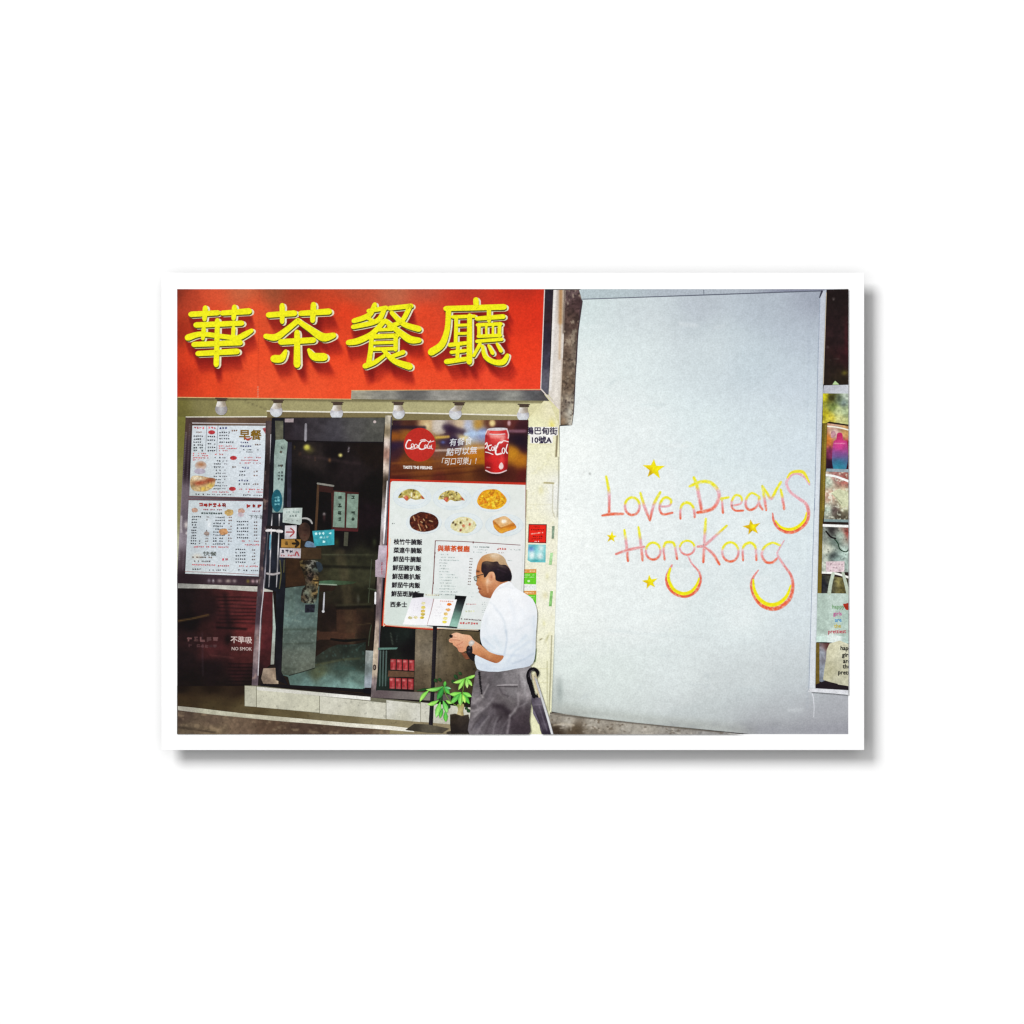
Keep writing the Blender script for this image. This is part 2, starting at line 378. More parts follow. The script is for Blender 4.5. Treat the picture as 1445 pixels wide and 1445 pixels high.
# chalk lettering
def loopcol(y0, y1):
    def f(V, t_):
        u = np.clip((V[:, 1] - y0) / (y1 - y0), 0, 1)[:, None]; c = PNK + (H('#D85C48') - PNK) * np.clip(u * 1.6, 0, 1); c = c + (RED - c) * np.clip(u * 2 - 1, 0, 1); n = vnoise(V, 1.6, 5)[:, None]; return c + (H('#dfe6e8') - c) * np.clip((n - .5) * 1.3, 0, .45)
    return f
YEL, PNK, RED = H('#EADC0C'), H('#DC98A2'), H('#E04E28')
def chalk(y0, y1, ylw=.30):
    """yellow at the top of a letter, pink in the middle, red at the foot"""
    def f(V, t_):
        u = np.clip((V[:, 1] - y0) / (y1 - y0), 0, 1); xs = [0, ylw, ylw + .16, .74, 1]
        c = np.array([np.interp(u, xs, [YEL[i], YEL[i] * .98, PNK[i], .35 * PNK[i] + .65 * H('#DC6454')[i], RED[i]]) for i in range(3)]).T
        n = (vnoise(V, 1.5, 9) * .6 + vnoise(V, 3.5, 2) * .4)[:, None]; return c + (H('#dfe6e8') - c) * np.clip((n - .48) * 1.5, 0, .5)
    return f
WB = '#D6E0E4'
def letter(r, ss, y0, y1, ylw=.30, w=21):
    a, b = q(r, 0, y0, 0, y1)[:, 1]
    out = []
    for s_ in ss:
        closed = s_[0] == 'o'; pts = s_[1:] if closed else s_
        wd = [k(r, w * .95), k(r, w * 1.25), k(r, w * 1.05)] if not closed else k(r, w * 1.1)
        if closed: pts = ell(*q(r, pts[0], pts[1])[0], k(r, pts[2]), k(r, pts[3]), 12)
        else: pts = q(r, *pts)
        out.append((pts, wd, closed, chalk(a, b, ylw)))
    return strokes('graffiti_letter', out, WALL, '#ffffff', (WB, .6), 'ink', n=8)
letter('O', [(97, 205, 110, 270, 122, 350, 124, 450, 122, 540), (65, 548, 150, 537, 245, 535)], 200, 545, w=25)
letter('O', [('o', 328, 467, 65, 78)], 385, 548, w=24)
letter('O', [(400, 350, 440, 480, 485, 590), (485, 590, 520, 450, 575, 345)], 340, 595, w=25)
letter('O', [(582, 470, 655, 462, 672, 415, 625, 388, 584, 425, 570, 490, 600, 538, 682, 525)], 380, 545, w=22)
letter('O', [(755, 575, 755, 500, 775, 450, 815, 435, 855, 455, 875, 500, 881, 562)], 430, 580, w=24)
letter('P', [(-5, 215, 20, 280, 40, 380, 65, 510), (-40, 290, 20, 262, 80, 248, 150, 262, 212, 335, 212, 405, 170, 480, 100, 510, 30, 522)], 225, 525, .2, 30)
letter('P', [(242, 395, 252, 522), (235, 402, 300, 388)], 375, 525, .2, 24)
letter('P', [(335, 462, 410, 442, 415, 388, 370, 368, 335, 410, 330, 470, 365, 505, 430, 505)], 360, 510, w=20)
letter('P', [(575, 385, 510, 350, 465, 390, 455, 460, 490, 500, 550, 470, 578, 400), (570, 380, 575, 450, 602, 495)], 345, 505, w=22)
letter('P', [(635, 500, 622, 410, 602, 290), (602, 290, 640, 345, 680, 400, 725, 320, 765, 255), (765, 320, 780, 400, 795, 490)], 265, 500, .42, 24)
def looped(r, main, w, band, inner, iw, y0, y1, ylw=.1, redfrom=.7):
    a, b = q(r, 0, y0, 0, y1)[:, 1]
    o = strokes('graffiti_letter', [(q(r, *main), np.array(w) * REG[r][2] * 1.05, False, loopcol(a, b))] + ([(ell(*q(r, band[0], band[1])[0], k(r, band[2]), k(r, band[3]), 12), k(r, 20), True, chalk(q(r, 0, band[1] - band[3])[0, 1], q(r, 0, band[1] + band[3])[0, 1] + 6, .25))] if band else []), WALL, '#ffffff', (WB, .4), n=8)
    strokes('graffiti_highlight', [(q(r, *inner), np.array(iw) * REG[r][2] * 1.15)], WALL, lambda V, t_: np.tile(YEL, (len(V), 1)) * (0.93 + .14 * vnoise(V, 2, 4)[:, None]), (WB, .25)); return o
looped('P', (1018, 272, 972, 205, 900, 175, 845, 205, 815, 265, 850, 340, 920, 395, 990, 450, 1010, 530, 985, 615, 905, 680, 825, 695, 750, 660, 705, 600, 692, 530), [20, 24, 26, 26, 30, 34, 36, 32, 14], None,
       (718, 595, 765, 650, 838, 672, 910, 652, 974, 592, 992, 525), [10, 20, 26, 22, 10], 400, 720, .0)
strokes('graffiti_highlight', [(q('P', 822, 215, 855, 172, 915, 158, 970, 172, 1018, 255), np.array([16, 24, 30, 30, 14]) * REG['P'][2])], WALL, '#E4D22A', (WB, .35))
letter('O', [(258, 680, 275, 800, 290, 950), (383, 655, 400, 770, 420, 945), (185, 890, 300, 852, 430, 827)], 650, 950, .24, 24)
letter('O', [('o', 513, 865, 65, 75)], 785, 945, .3, 22)
letter('O', [(615, 938, 605, 850, 620, 795, 660, 785, 700, 805, 725, 932)], 775, 940, .25, 23)
looped('O', (820, 905, 860, 980, 920, 1050, 932, 1130, 890, 1220, 800, 1262, 710, 1240, 650, 1180, 632, 1110, 650, 1045, 680, 990), [14, 18, 22, 28, 34, 34, 30, 24, 18], (815, 835, 65, 62),
       (665, 1020, 648, 1090, 662, 1150, 705, 1212, 780, 1242, 850, 1222, 898, 1165, 920, 1105), [18, 24, 26, 28, 24, 12], 900, 1270, .0)
letter('P', [(100, 580, 92, 700, 78, 960), (285, 640, 180, 735, 90, 812, 30, 825), (90, 830, 160, 885, 220, 980)], 575, 980, .22, 24)
letter('P', [('o', 318, 872, 72, 85)], 790, 955, .28, 22)
letter('P', [(430, 945, 428, 850, 450, 805, 500, 792, 540, 832, 548, 942)], 785, 945, .28, 23)
looped('P', (795, 770, 748, 850, 738, 900, 800, 1000, 855, 1080, 872, 1180, 845, 1285, 765, 1358, 680, 1375, 590, 1340, 530, 1260, 505, 1170, 520, 1100, 565, 1035), [10, 18, 22, 26, 32, 38, 36, 32, 26, 12], None,
       (522, 1120, 530, 1205, 575, 1288, 655, 1338, 745, 1328, 818, 1262, 852, 1170), [14, 26, 30, 32, 28, 12], 880, 1380, .0)
letter('P', [(755, 812, 690, 792, 620, 830, 597, 900, 632, 960, 690, 965, 730, 930)], 785, 970, .28, 22)
def star(r, x, y, R, rot, c1='#EBD514'):
    x, y = q(r, x, y)[0]; R = k(r, R); p = []
    for i in range(10):
        a = math.radians(rot - 90 + 36 * i); rr = R * (1 if i % 2 == 0 else .40) * (1 + .10 * math.sin(i * 7.3 + x)); p.append((x + rr * math.cos(a), y + rr * math.sin(a)))
    film('graffiti_star', p, Ink(c1).blob(x - R * .35, y + R * .2, R * .5, R * .4, '#B98A10', .75).blob(x + R * .15, y - R * .1, R * .4, R * .4, '#F2E41A', .8).noise(2.2, .12), WALL, 1.0)
star('O', 517, 138, 98, 2); star('O', 145, 740, 52, 5); star('O', 485, 1140, 68, -8); star('P', 508, 655, 78, -10, '#D9B416')

# ------------------------------------------------------------------ broken render strip and downpipe trim
br = Ink([(808, 412, '#5c4c4c'), (815, 430, '#4a3838'), (803, 450, '#4e3e38'), (800, 500, '#5e4e42'), (797, 540, '#6b5b4c'), (795, 575, '#77695c'), (806, 580, '#b0aea4'), (806, 598, '#a9a69c'), (793, 597, '#6c5844'), (812, 500, '#7c7064')], 7).noise(5, .3, 4).patch(4, '#a59a88', .6, .62, 6, 1, 1.6).patch(3, '#2e2422', .6, .66, 9)
film('broken_render_strip', q('V', 288, 55, 405, 55, 425, 130, 428, 190, 405, 270, 398, 370, 388, 450, 392, 520, 380, 680, 372, 790, 362, 900, 360, 1000, 356, 1110, 346, 1160, 345, 1205, 300, 1198, 252, 1200, 246, 1090, 262, 700, 275, 400), br, sp=1.4, mat='rough', label='strip of broken brown render between sign and wall')
strokes('render_crack', [(q('V', 425, 150, 408, 300, 395, 420, 383, 600, 372, 800, 362, 1000, 356, 1110), [3.5, 2, 1.4, 1.8, 1.2, 1.4, 1])], None, '#43363a')
ct = Ink([(785, 412, '#b8b0aa'), (785, 500, '#d0c8c0'), (780, 560, '#d2cac0'), (788, 595, '#c4baa8')], 20)
ct.line(q('V', 200, 50, 182, 450, 160, 900), 3.2, '#e6e2de', .85, 1).line(q('V', 250, 40, 245, 330), 5, '#9a6a38', .75, 1.1).line(q('V', 285, 40, 272, 420), 2.6, '#4a3a30', .75, 1).line(q('V', 245, 330, 238, 640), 3, '#b08a60', .6, 1.3).line(q('V', 262, 640, 248, 1100), 2, '#8c7864', .55, 1.2).line(q('V', 215, 700, 205, 960), 3, '#e2dcd2', .6, 1.3).noise(5, .06, 4, 1, 4)
film('cream_metal_trim', q('V', 186, 55, 292, 55, 280, 330, 268, 600, 255, 900, 246, 1100, 246, 1205, 228, 1205, 232, 1060, 145, 945, 165, 600), ct, sp=1.6, mat='ink')

# ------------------------------------------------------------------ lintel, pillar
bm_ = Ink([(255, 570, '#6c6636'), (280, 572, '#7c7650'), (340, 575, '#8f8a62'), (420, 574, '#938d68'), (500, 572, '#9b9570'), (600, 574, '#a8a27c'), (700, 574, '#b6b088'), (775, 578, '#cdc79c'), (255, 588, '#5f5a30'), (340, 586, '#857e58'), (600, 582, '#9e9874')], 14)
bm_.line([(250, 562), (496, 564.5), (768, 567)], 3.5, '#4c4630', .7, .8).line([(345, 566), (377, 578)], 1.2, '#5f5840', .6).noise(6, .05)  # dark line along the top is the sign's shadow, painted on
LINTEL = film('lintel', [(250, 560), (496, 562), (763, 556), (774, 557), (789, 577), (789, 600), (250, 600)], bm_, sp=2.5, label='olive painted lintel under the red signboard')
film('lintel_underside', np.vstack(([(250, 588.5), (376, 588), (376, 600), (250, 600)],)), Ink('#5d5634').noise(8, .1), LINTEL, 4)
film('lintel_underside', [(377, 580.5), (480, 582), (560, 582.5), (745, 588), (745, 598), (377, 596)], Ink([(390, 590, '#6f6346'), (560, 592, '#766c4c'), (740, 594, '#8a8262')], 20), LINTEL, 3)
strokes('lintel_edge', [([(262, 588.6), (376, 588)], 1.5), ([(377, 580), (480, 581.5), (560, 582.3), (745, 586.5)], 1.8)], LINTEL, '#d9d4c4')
pl = Ink([(755, 570, '#cbc598'), (780, 575, '#ddd6b4'), (750, 600, '#e6e2b4'), (775, 640, '#e6e2be'), (760, 700, '#e9e6c8'), (755, 740, '#e6e2c2'), (775, 780, '#e8e4ca'), (770, 850, '#ebe9cf'), (770, 900, '#e9e7c8'), (765, 960, '#e3e1bc'), (765, 1030, '#dcdcb2'), (786, 700, '#e4e6e0'), (780, 960, '#d8d6b8')], 14)
pl.blob(779, 600, 4, 8, '#d8ca50', .6).line(q('W', 330, 628, 420, 632), 2, '#8b7f50', .9).line(q('W', 460, 100, 452, 250, 445, 370), 2.6, '#6a6048', .85, .7).line(q('W', 470, 380, 470, 640, 455, 960), 1.3, '#7a7a70', .75, .8)
pl.line(q('W', 415, 640, 410, 900, 430, 960), 1.0, '#8c8668', .6).line(q('W', 160, 700, 150, 960), 1.8, '#8d8458', .6).line(q('W', 190, 250, 400, 258), 1, '#b8b08c', .5).line(q('W', 170, 840, 400, 840), .8, '#cfc9a4', .7)
pl.blob(*q('W', 300, 700)[0], 4, 6, '#d2cc9c', .7).blob(*q('X', 275, 335)[0], 4, 5, '#cfc7a0', .8).blob(*q('X', 290, 185)[0], 2.5, 5, '#d0cca0', .7).blob(*q('X', 240, 678)[0], 2.4, .9, '#5a5238', .9, -30).blob(*q('X', 290, 670)[0], 1.5, 6, '#8d8a60', .6, 25).blob(*q('X', 265, 555)[0], 2, 4, '#d0cc9c', .7)
pl.line(q('X', 212, 480, 205, 620), 1.5, '#8b8a70', .6).line(q('X', 200, 760, 192, 850), 2.6, '#3d5a34', .9).line(q('X', 325, 650, 318, 900, 305, 1240), 1.6, '#6c6850', .7).line(q('X', 290, 850, 290, 1240), 1.3, '#8c8a68', .6).line(q('X', 165, 910, 300, 912), .8, '#bdb98c', .7).line(q('X', 220, 1018, 300, 1018), .8, '#b4b088', .7)
pl.patch(7, '#d4cfa8', .35, .72, 5).noise(9, .015)
PIL = film('cream_pillar', np.vstack((q('W', 178, 0), [(768, 565), (776, 568), (789, 600), (790, 660), (787, 760), (783, 880), (778, 1005), (774, 1036), (735, 1036), (738, 900), (737, 800), (741, 700)])), pl, sp=1.15, label='cream painted pillar carrying the street number and stickers')
film('number_plate', q('W', 155, 85, 465, 85, 462, 165, 415, 175, 412, 245, 195, 245, 190, 168, 155, 160), '#efece4', PIL, 3)
text('address_lettering', '鴨巴甸街', *q('W', 150, 150)[0], 11.2, '#3a3148', PIL, 1.0, 0, .03)
text('address_lettering', '10號A', *q('W', 196, 238)[0], 10.6, '#332b44', PIL, .5, 0, .034, 1.05)
film('red_sticker', q('W', 178, 1028, 356, 1030, 350, 1216, 172, 1210), '#6b2620', PIL, 2)
film('red_sticker_face', q('W', 186, 1038, 347, 1040, 342, 1206, 180, 1201), Ink('#d8291c').noise(5, .08), PIL, 2)
marks('sticker_print', [(*q('W', 225, 1055)[0], *q('W', 305, 1058)[0], 2, '#5c1812'), (*q('W', 200, 1082)[0], *q('W', 330, 1085)[0], 2.4, '#5c1812'), (*q('W', 200, 1125)[0], *q('W', 320, 1110)[0], 2, '#e8b0a0'), (*q('W', 200, 1150)[0], *q('W', 315, 1148)[0], 2.6, '#6c1814'), (*q('W', 205, 1172)[0], *q('W', 310, 1170)[0], 2.4, '#6c1814'), (*q('W', 235, 1197)[0], *q('W', 280, 1197)[0], 1.6, '#ffd8d0')], PIL, 3)
film('teal_sticker', q('W', 175, 1226, 345, 1228, 343, 1402, 200, 1400, 168, 1380), Ink('#62b0b4').blob(*q('W', 205, 1275)[0], 4, 4, '#4a64b8', .9).blob(*q('W', 300, 1260)[0], 5, 6, '#d6ece8', .9).blob(*q('W', 210, 1330)[0], 5, 7, '#e4f2ee', .9).blob(*q('W', 290, 1340)[0], 5, 6, '#e8f4f0', .9).blob(*q('W', 250, 1385)[0], 8, 2, '#3f9aa0', .8).noise(3, .1), PIL, 1.2)
for yy, hh in ((130, 118), (300, 100)):
    film('green_sticker', q('X', 98, yy, 205, yy - 2, 203, yy + hh, 95, yy + hh - 4), Ink('#62bc2c').noise(3, .06), PIL, 2)
    film('sticker_heading', q('X', 98, yy, 205, yy - 2, 204, yy + 28, 97, yy + 30), Ink('#cf8a48'), PIL, 2)
    film('sticker_emblem', ell(*q('X', 145, yy + 92)[0], 2.0, 1.6, 10), '#c8e8b0', PIL, 1)
    marks('sticker_print', [(*q('X', 108, yy + 15)[0], *q('X', 196, yy + 14)[0], 2, '#f0d0a0'), (*q('X', 105, yy + 45)[0], *q('X', 190, yy + 44)[0], 1.6, '#b4e090'), (*q('X', 108, yy + 62)[0], *q('X', 190, yy + 61)[0], 1.6, '#b4e090')], PIL, yy)
film('sticker_backing', q('X', 92, 252, 205, 250, 203, 290, 92, 292), '#e4e6e4', PIL, 3)
marks('sticker_print', [(*q('X', 108, 268)[0], *q('X', 180, 268)[0], 1.6, '#9aa09c')], PIL, 8)
for y0, y1, c in ((0, 95, '#9cc890'), (300, 420, '#84b870')): film('side_sticker', q('X', 314, y0, 336, y0, 325, y1, 302, y1), Ink(c).noise(4, .15), PIL, 1.5)
film('side_sticker', q('W', 405, 1050, 432, 1046, 425, 1170, 402, 1172), Ink('#7d8f7c').noise(2, .3), PIL, 1.5)

# ------------------------------------------------------------------ red signboard
hua = [((270, 332, 440, 322), [38, 36]), ((360, 292, 355, 362), [36, 32]), ((468, 324, 638, 312), [34, 42]), ((546, 287, 540, 357), [36, 32]), ((302, 400, 592, 388), [38, 36]),
       ((250, 480, 330, 458, 450, 470, 560, 482, 610, 462, 655, 436), [44, 34, 32, 42, 30]), ((350, 425, 345, 485), [32, 28]), ((540, 420, 536, 480), [30, 28]), ((288, 524, 582, 512), [36, 38]), ((314, 582, 562, 568), [36, 40]), ((437, 372, 434, 520, 430, 650), [34, 36, 38])]
cha = [((764, 336, 928, 325), [36, 38]), ((850, 278, 850, 378), [36, 30]), ((968, 326, 1148, 314), [34, 40]), ((1050, 272, 1044, 370), [38, 34]), ((950, 372, 872, 436, 808, 478, 746, 472), [34, 38, 44, 34]), ((948, 372, 1030, 428, 1110, 478, 1176, 466), [32, 40, 54, 38]),
       ((842, 508, 1048, 496), [38, 38]), ((945, 448, 945, 650), [36, 46]), ((872, 568, 845, 612, 800, 615), [26, 48, 50]), ((1020, 560, 1052, 600, 1115, 604), [24, 50, 52])]
can = [((165, 255, 130, 318, 40, 352), [26, 30, 26]), ((128, 292, 232, 274), [22, 26]), ((222, 282, 178, 352, 36, 388), [26, 28, 24]), ((110, 325, 150, 350), [20, 20]), ((255, 276, 384, 262), [26, 26]), ((374, 268, 328, 352, 252, 384), [28, 26, 22]), ((268, 304, 338, 370, 428, 400), [24, 30, 34]),
       ((222, 352, 150, 428, 70, 470, 8, 482), [26, 30, 36, 30]), ((232, 352, 312, 418, 375, 462, 430, 468), [26, 32, 42, 30]), ((190, 405, 268, 402), [18, 18]), ((138, 446, 300, 440), [24, 24]), ((291, 440, 290, 522), [24, 24]), ((150, 484, 286, 480), [17, 17]), ((150, 522, 292, 518), [19, 19]), ((146, 446, 140, 530, 128, 610), [24, 26, 30]), ((108, 622, 165, 600, 222, 560), [30, 26, 18]), ((214, 524, 280, 590, 372, 624), [22, 30, 40]), ((335, 540, 264, 566), [26, 20])]
ting = [((772, 228, 774, 264), [34, 30]), ((592, 278, 940, 268), [30, 34]), ((608, 278, 600, 400, 568, 492, 506, 538), [32, 32, 40, 44]), ((632, 328, 762, 324), [20, 20]), ((654, 330, 650, 490), [22, 22]), ((734, 322, 732, 596), [28, 34]), ((656, 378, 728, 376), [16, 16]), ((656, 428, 728, 426), [16, 16]), ((616, 496, 732, 482), [24, 20]), ((624, 540, 706, 530), [20, 20]), ((664, 492, 660, 580), [22, 22]), ((596, 596, 712, 580), [30, 26]),
        ((850, 286, 850, 350), [26, 24]), ((778, 338, 936, 326), [24, 28]), ((782, 376, 922, 370), [20, 20]), ((790, 376, 790, 444), [20, 20]), ((914, 370, 912, 440), [22, 22]), ((786, 444, 918, 438), [20, 20]), ((834, 376, 834, 440), [14, 14]), ((874, 374, 874, 438), [14, 14]), ((778, 474, 926, 462), [20, 20]), ((796, 492, 758, 560), [22, 18]), ((812, 506, 828, 566, 880, 598, 934, 598, 960, 560), [20, 26, 30, 34, 24]), ((848, 500, 872, 544), [16, 24]), ((898, 490, 922, 530), [16, 24])]
CH = [[(q(r, *p), np.array(w_) * REG[r][2] + g) for p, w_ in c] for c, r, g in ((hua, 'A', -.6), (cha, 'A', -.2), (can, 'B', .6), (ting, 'B', .2))]
sg = Ink([(252, 412, '#6e2a1c'), (252, 470, '#8e2a16'), (254, 540, '#a82c18'), (268, 420, '#b04028'), (300, 415, '#cf5030'), (340, 412, '#b8603e'), (385, 412, '#8a4a30'), (420, 414, '#9c3c24'), (500, 412, '#a84a30'), (560, 412, '#b06044'), (600, 412, '#a84c38'), (660, 412, '#a03424'), (740, 412, '#aa2c1c'),
          (300, 445, '#dd4826'), (360, 440, '#e04c28'), (430, 440, '#d0401e'), (490, 440, '#d83c1c'), (600, 440, '#de4222'), (660, 432, '#d43820'), (740, 440, '#d8341a'), (757, 440, '#d4301a'), (280, 500, '#d83e1e'), (362, 500, '#e64a26'), (480, 500, '#e64422'), (600, 500, '#e4411f'), (740, 500, '#e43a1c'),
          (300, 545, '#dc4522'), (362, 545, '#e4502c'), (440, 545, '#e64e2a'), (500, 540, '#e84a26'), (600, 540, '#e84a28'), (700, 540, '#e6462a'), (750, 540, '#e33e24'), (270, 555, '#c83c1e')], 16)
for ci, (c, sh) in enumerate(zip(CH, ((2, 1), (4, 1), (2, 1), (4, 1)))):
    for dy, a, sf in ((25, .22, .8), (21, .3, .6), (17, .4, .45), (13, .45, .4), (9, .5, .35), (5, .5, .3)):  # characters' cast shadows, painted into the panel's red as offset soft copies
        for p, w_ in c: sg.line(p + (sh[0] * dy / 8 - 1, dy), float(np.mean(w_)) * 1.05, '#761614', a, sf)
SAT[:] = [.94, .02]
sg.line([(366, 408), (364, 562)], .9, '#b03a22', .6).line([(364, 545), (364, 562)], 1.0, '#c89078', .8).noise(5, .03).noise(30, .03, 8)
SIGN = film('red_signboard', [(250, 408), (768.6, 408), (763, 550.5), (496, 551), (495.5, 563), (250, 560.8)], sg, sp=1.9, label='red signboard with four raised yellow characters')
strokes('panel_edge', [(q('A', 185, 861, 700, 867, 1290, 873), 1.2), ([(496, 551), (763, 549.5)], 1.0)], SIGN, '#c8a070')
mt = Ink([(500, 557, '#989484'), (540, 557, '#84827a'), (580, 556, '#5f5e5c'), (630, 557, '#8c8a84'), (690, 557, '#6a6a68'), (720, 557, '#84847e'), (755, 557, '#5a5a5c'), (770, 562, '#4a4648')], 8).noise(4, .15, 3, 3, 1)
film('metal_trim', np.vstack(([(496, 551.5), (763, 550.5)], q('B', 1212, 832, 1100, 830, 500, 828, 22, 820))), mt, SIGN, 1.8)
fs = Ink([(772, 412, '#2c2630'), (772, 450, '#33262c'), (770, 470, '#2c2834'), (770, 510, '#3c3846'), (768, 535, '#5c5a64'), (766, 548, '#50505a')], 8).noise(4, .2)
film('sign_end_cap', q('V', 112, 55, 186, 55, 165, 400, 145, 945, 78, 895, 98, 400), fs, SIGN, 1.8)
strokes('trim_edge', [(q('V', 111, 55, 95, 480, 79, 893), 1.3), (q('V', 80, 897, 232, 1062), 1.8)], SIGN, '#cfc2bc')
for c, off in zip(CH, ((2.2, 1.6), (2.2, 1.8), (2.0, 1.8), (2.0, 1.6))):
    strokes('character_rim', c, SIGN, '#d9cfae', None, 'ink', off=off, grow=1.6)
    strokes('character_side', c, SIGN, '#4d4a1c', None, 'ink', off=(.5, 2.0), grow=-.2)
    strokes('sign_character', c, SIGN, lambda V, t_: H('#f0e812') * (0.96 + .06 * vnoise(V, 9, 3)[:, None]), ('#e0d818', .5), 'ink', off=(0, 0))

# ------------------------------------------------------------------ six bulbs
for i, (x, y, r, lean) in enumerate(((312.3, 577.5, 8.6, 0), (389.8, 580, 8.8, 2), (475, 583, 9.0, 1), (562.5, 583, 8.7, -1), (642.5, 583.5, 9.0, 5), (738, 586, 8.6, 1))):
    body = Ink([(x - 6, y - 4, '#a9a6ac'), (x + 6, y - 4, '#9a969c'), (x, y + 1, '#d6d8dc'), (x, y + 7, '#b4bac0'), (x - 5, y + 5, '#c4c8cc')] if i else [(x - 6, y, '#8a8688'), (x, y, '#b4b4b4'), (x + 6, y, '#807a7c')], 4)
    B = film('light_bulb', ell(x, y, r, r * .98, 22), body, None, 1.6)
    film('bulb_collar', [(x - 5.5 + lean, y - 11), (x + 5.5 + lean, y - 11), (x + 7.4, y - 4), (x, y - 2.4), (x - 7.4, y - 4)], Ink([(x - 5, y - 8, '#e0dcd8'), (x + 4, y - 7, '#8c8070'), (x, y - 4, '#b8b0a8')], 3), B, 1.5)
    strokes('socket', [([(x - 5 + lean, y - 13), (x + 6 + lean, y - 13)], 3.0), ([(x - 8 + lean, y - 15.5), (x + 8 + lean, y - 15.2)], 1.6)], B, '#4a3c34')
film('bulb_reflection', ell(737, 597, 5.6, 4.4, 16), Ink('#d8dad8').blob(737, 600, 4, 3, '#b8bcbc', .8), B, 1.6)

# ------------------------------------------------------------------ left bay: menu window
SAT[:] = [.88, .05]
film('wall_margin', [(250, 588), (262, 588), (252, 815), (250, 815)], Ink([(255, 600, '#6d6a30'), (255, 700, '#7a7648'), (251, 800, '#a9a890')], 15), sp=3)
fr = Ink([(265, 593, '#4c3a34'), (320, 593, '#66503e'), (375, 593, '#5a4636'), (262, 640, '#3a2c34'), (268, 660, '#2c2028'), (258, 700, '#6a5e66'), (262, 740, '#5c525c'), (255, 760, '#857c84'), (254, 790, '#4a3e44'), (262, 815, '#2a1c22'), (320, 818, '#3c2c34'), (365, 818, '#3a2a30'), (380, 700, '#30242a')], 7)
fr.line(q('R', 62, 300, 55, 420, 60, 520), 2.6, '#c0b8b8', .8, 1.2).blob(*q('R', 130, 420)[0], 3.0, 5, '#d8d0c8', .8).blob(*q('R', 140, 540)[0], 1.3, 2, '#e4e0dc', .9).line([(263, 610), (256, 700), (253, 790)], 1.2, '#8f868a', .55, 1).line([(268, 598), (262, 720), (258, 805)], 1.0, '#6d6068', .6, 1)
for x, c, w_ in ((295, '#8c8088', 3), (301, '#c8c0c4', 2), (310, '#9c8a88', 5), (322, '#b0a098', 6), (331, '#a09090', 4), (350, '#8a7a30', 3), (357, '#c4a0a4', 4), (363, '#d8c0c4', 3)): fr.blob(x, 819.5 + .1 * (x - 300) / 8, w_ / 1.6, 2.3, c, .8)
WIN = film('menu_window', np.vstack(([(262, 589), (383, 589), (383, 620), (367, 826), (250, 826), (250, 812)],)), fr, sp=1.7, label='dark metal framed window holding two printed menus')
strokes('frame_glint', [(q('Q', 225, 72, 700, 78, 1320, 85), 1.3), (q('Q', 1330, 60, 1330, 100), 2.5)], WIN, '#b4aeb0')
ub = Ink([(272, 605, '#c2cbd2'), (320, 605, '#c4ced6'), (372, 605, '#c8d2d8'), (270, 650, '#b8c2c6'), (330, 650, '#c4ced6'), (370, 660, '#c4ced8'), (268, 697, '#aab2b2'), (320, 697, '#bcc6cc'), (368, 700, '#bec8d0')], 12)
UM = film('menu_sheet', q('Q', 222, 108, 1300, 112, 1248, 1160, 178, 1130), ub, WIN, 3)
lb = Ink([(270, 712, '#b6c0c4'), (320, 712, '#bec8ce'), (368, 712, '#bac4ce'), (265, 760, '#b0bac0'), (320, 760, '#bac6d0'), (366, 760, '#b6c2cc'), (263, 806, '#b4bec0'), (320, 806, '#c2ccd2'), (362, 808, '#bcc8d0')], 12).blob(*q('R', 465, 410)[0], 1.8, 6, '#e6ecf0', .9).blob(*q('R', 290, 880)[0], 6, 4, '#d0b48c', .4)
LM = film('menu_sheet', q('R', 170, 62, 1250, 78, 1190, 1170, 118, 1128), lb, WIN, 3)
strokes('menu_rule', [(q('Q', 165, 1140, 700, 1155, 1248, 1170), 1.0), (q('Q', 160, 1180, 700, 1195, 1248, 1210), 1.0)], WIN, '#6c4c50')
strokes('menu_rule', [(q('R', 118, 1100, 700, 1120, 1190, 1150), .8)], WIN, '#8c5c58')
def L_(r, x0, y0, x1, h, c, gap=.12, dy=0.012): a = q(r, x0, y0, x1, y0 + (x1 - x0) * dy); return (*a[0], *a[1], k(r, h), c, gap)
K1, R1, B1 = '#20202c', '#b02c34', '#1c2464'
ln = [L_('Q', 240, 140, 400, 36, '#c02c38'), L_('Q', 445, 140, 570, 36, '#c02c38'), L_('Q', 612, 145, 770, 36, B1)]
ln += [L_('Q', 235, y, 380, 30, K1) for y in (262, 305, 348, 390, 432, 472)] + [L_('Q', 440, y, 560, 30, K1) for y in (268, 322, 375, 425, 475)] + [L_('Q', 610, y, x, 30, K1) for y, x in ((208, 770), (252, 765), (300, 765), (350, 830))]
ln += [L_('Q', x, y, x1, 24, R1, .3) for x, y, x1 in ((605, 405, 850), (605, 440, 870), (605, 475, 740), (228, 515, 420), (225, 545, 480), (225, 578, 460), (225, 608, 320), (905, 572, 1220), (905, 612, 1180), (905, 652, 1220), (880, 1035, 1250), (1030, 1075, 1245), (510, 1075, 850))]
ln += [L_('Q', 545, 525, 710, 32, '#a83830', .2)] + [L_('Q', 535 - i, 578 + 45 * i, 640, 28, K1, .15) for i in range(11)] + [L_('Q', 655, 578 + 45 * i, 735, 24, '#5a545c', .25) for i in range(11)]
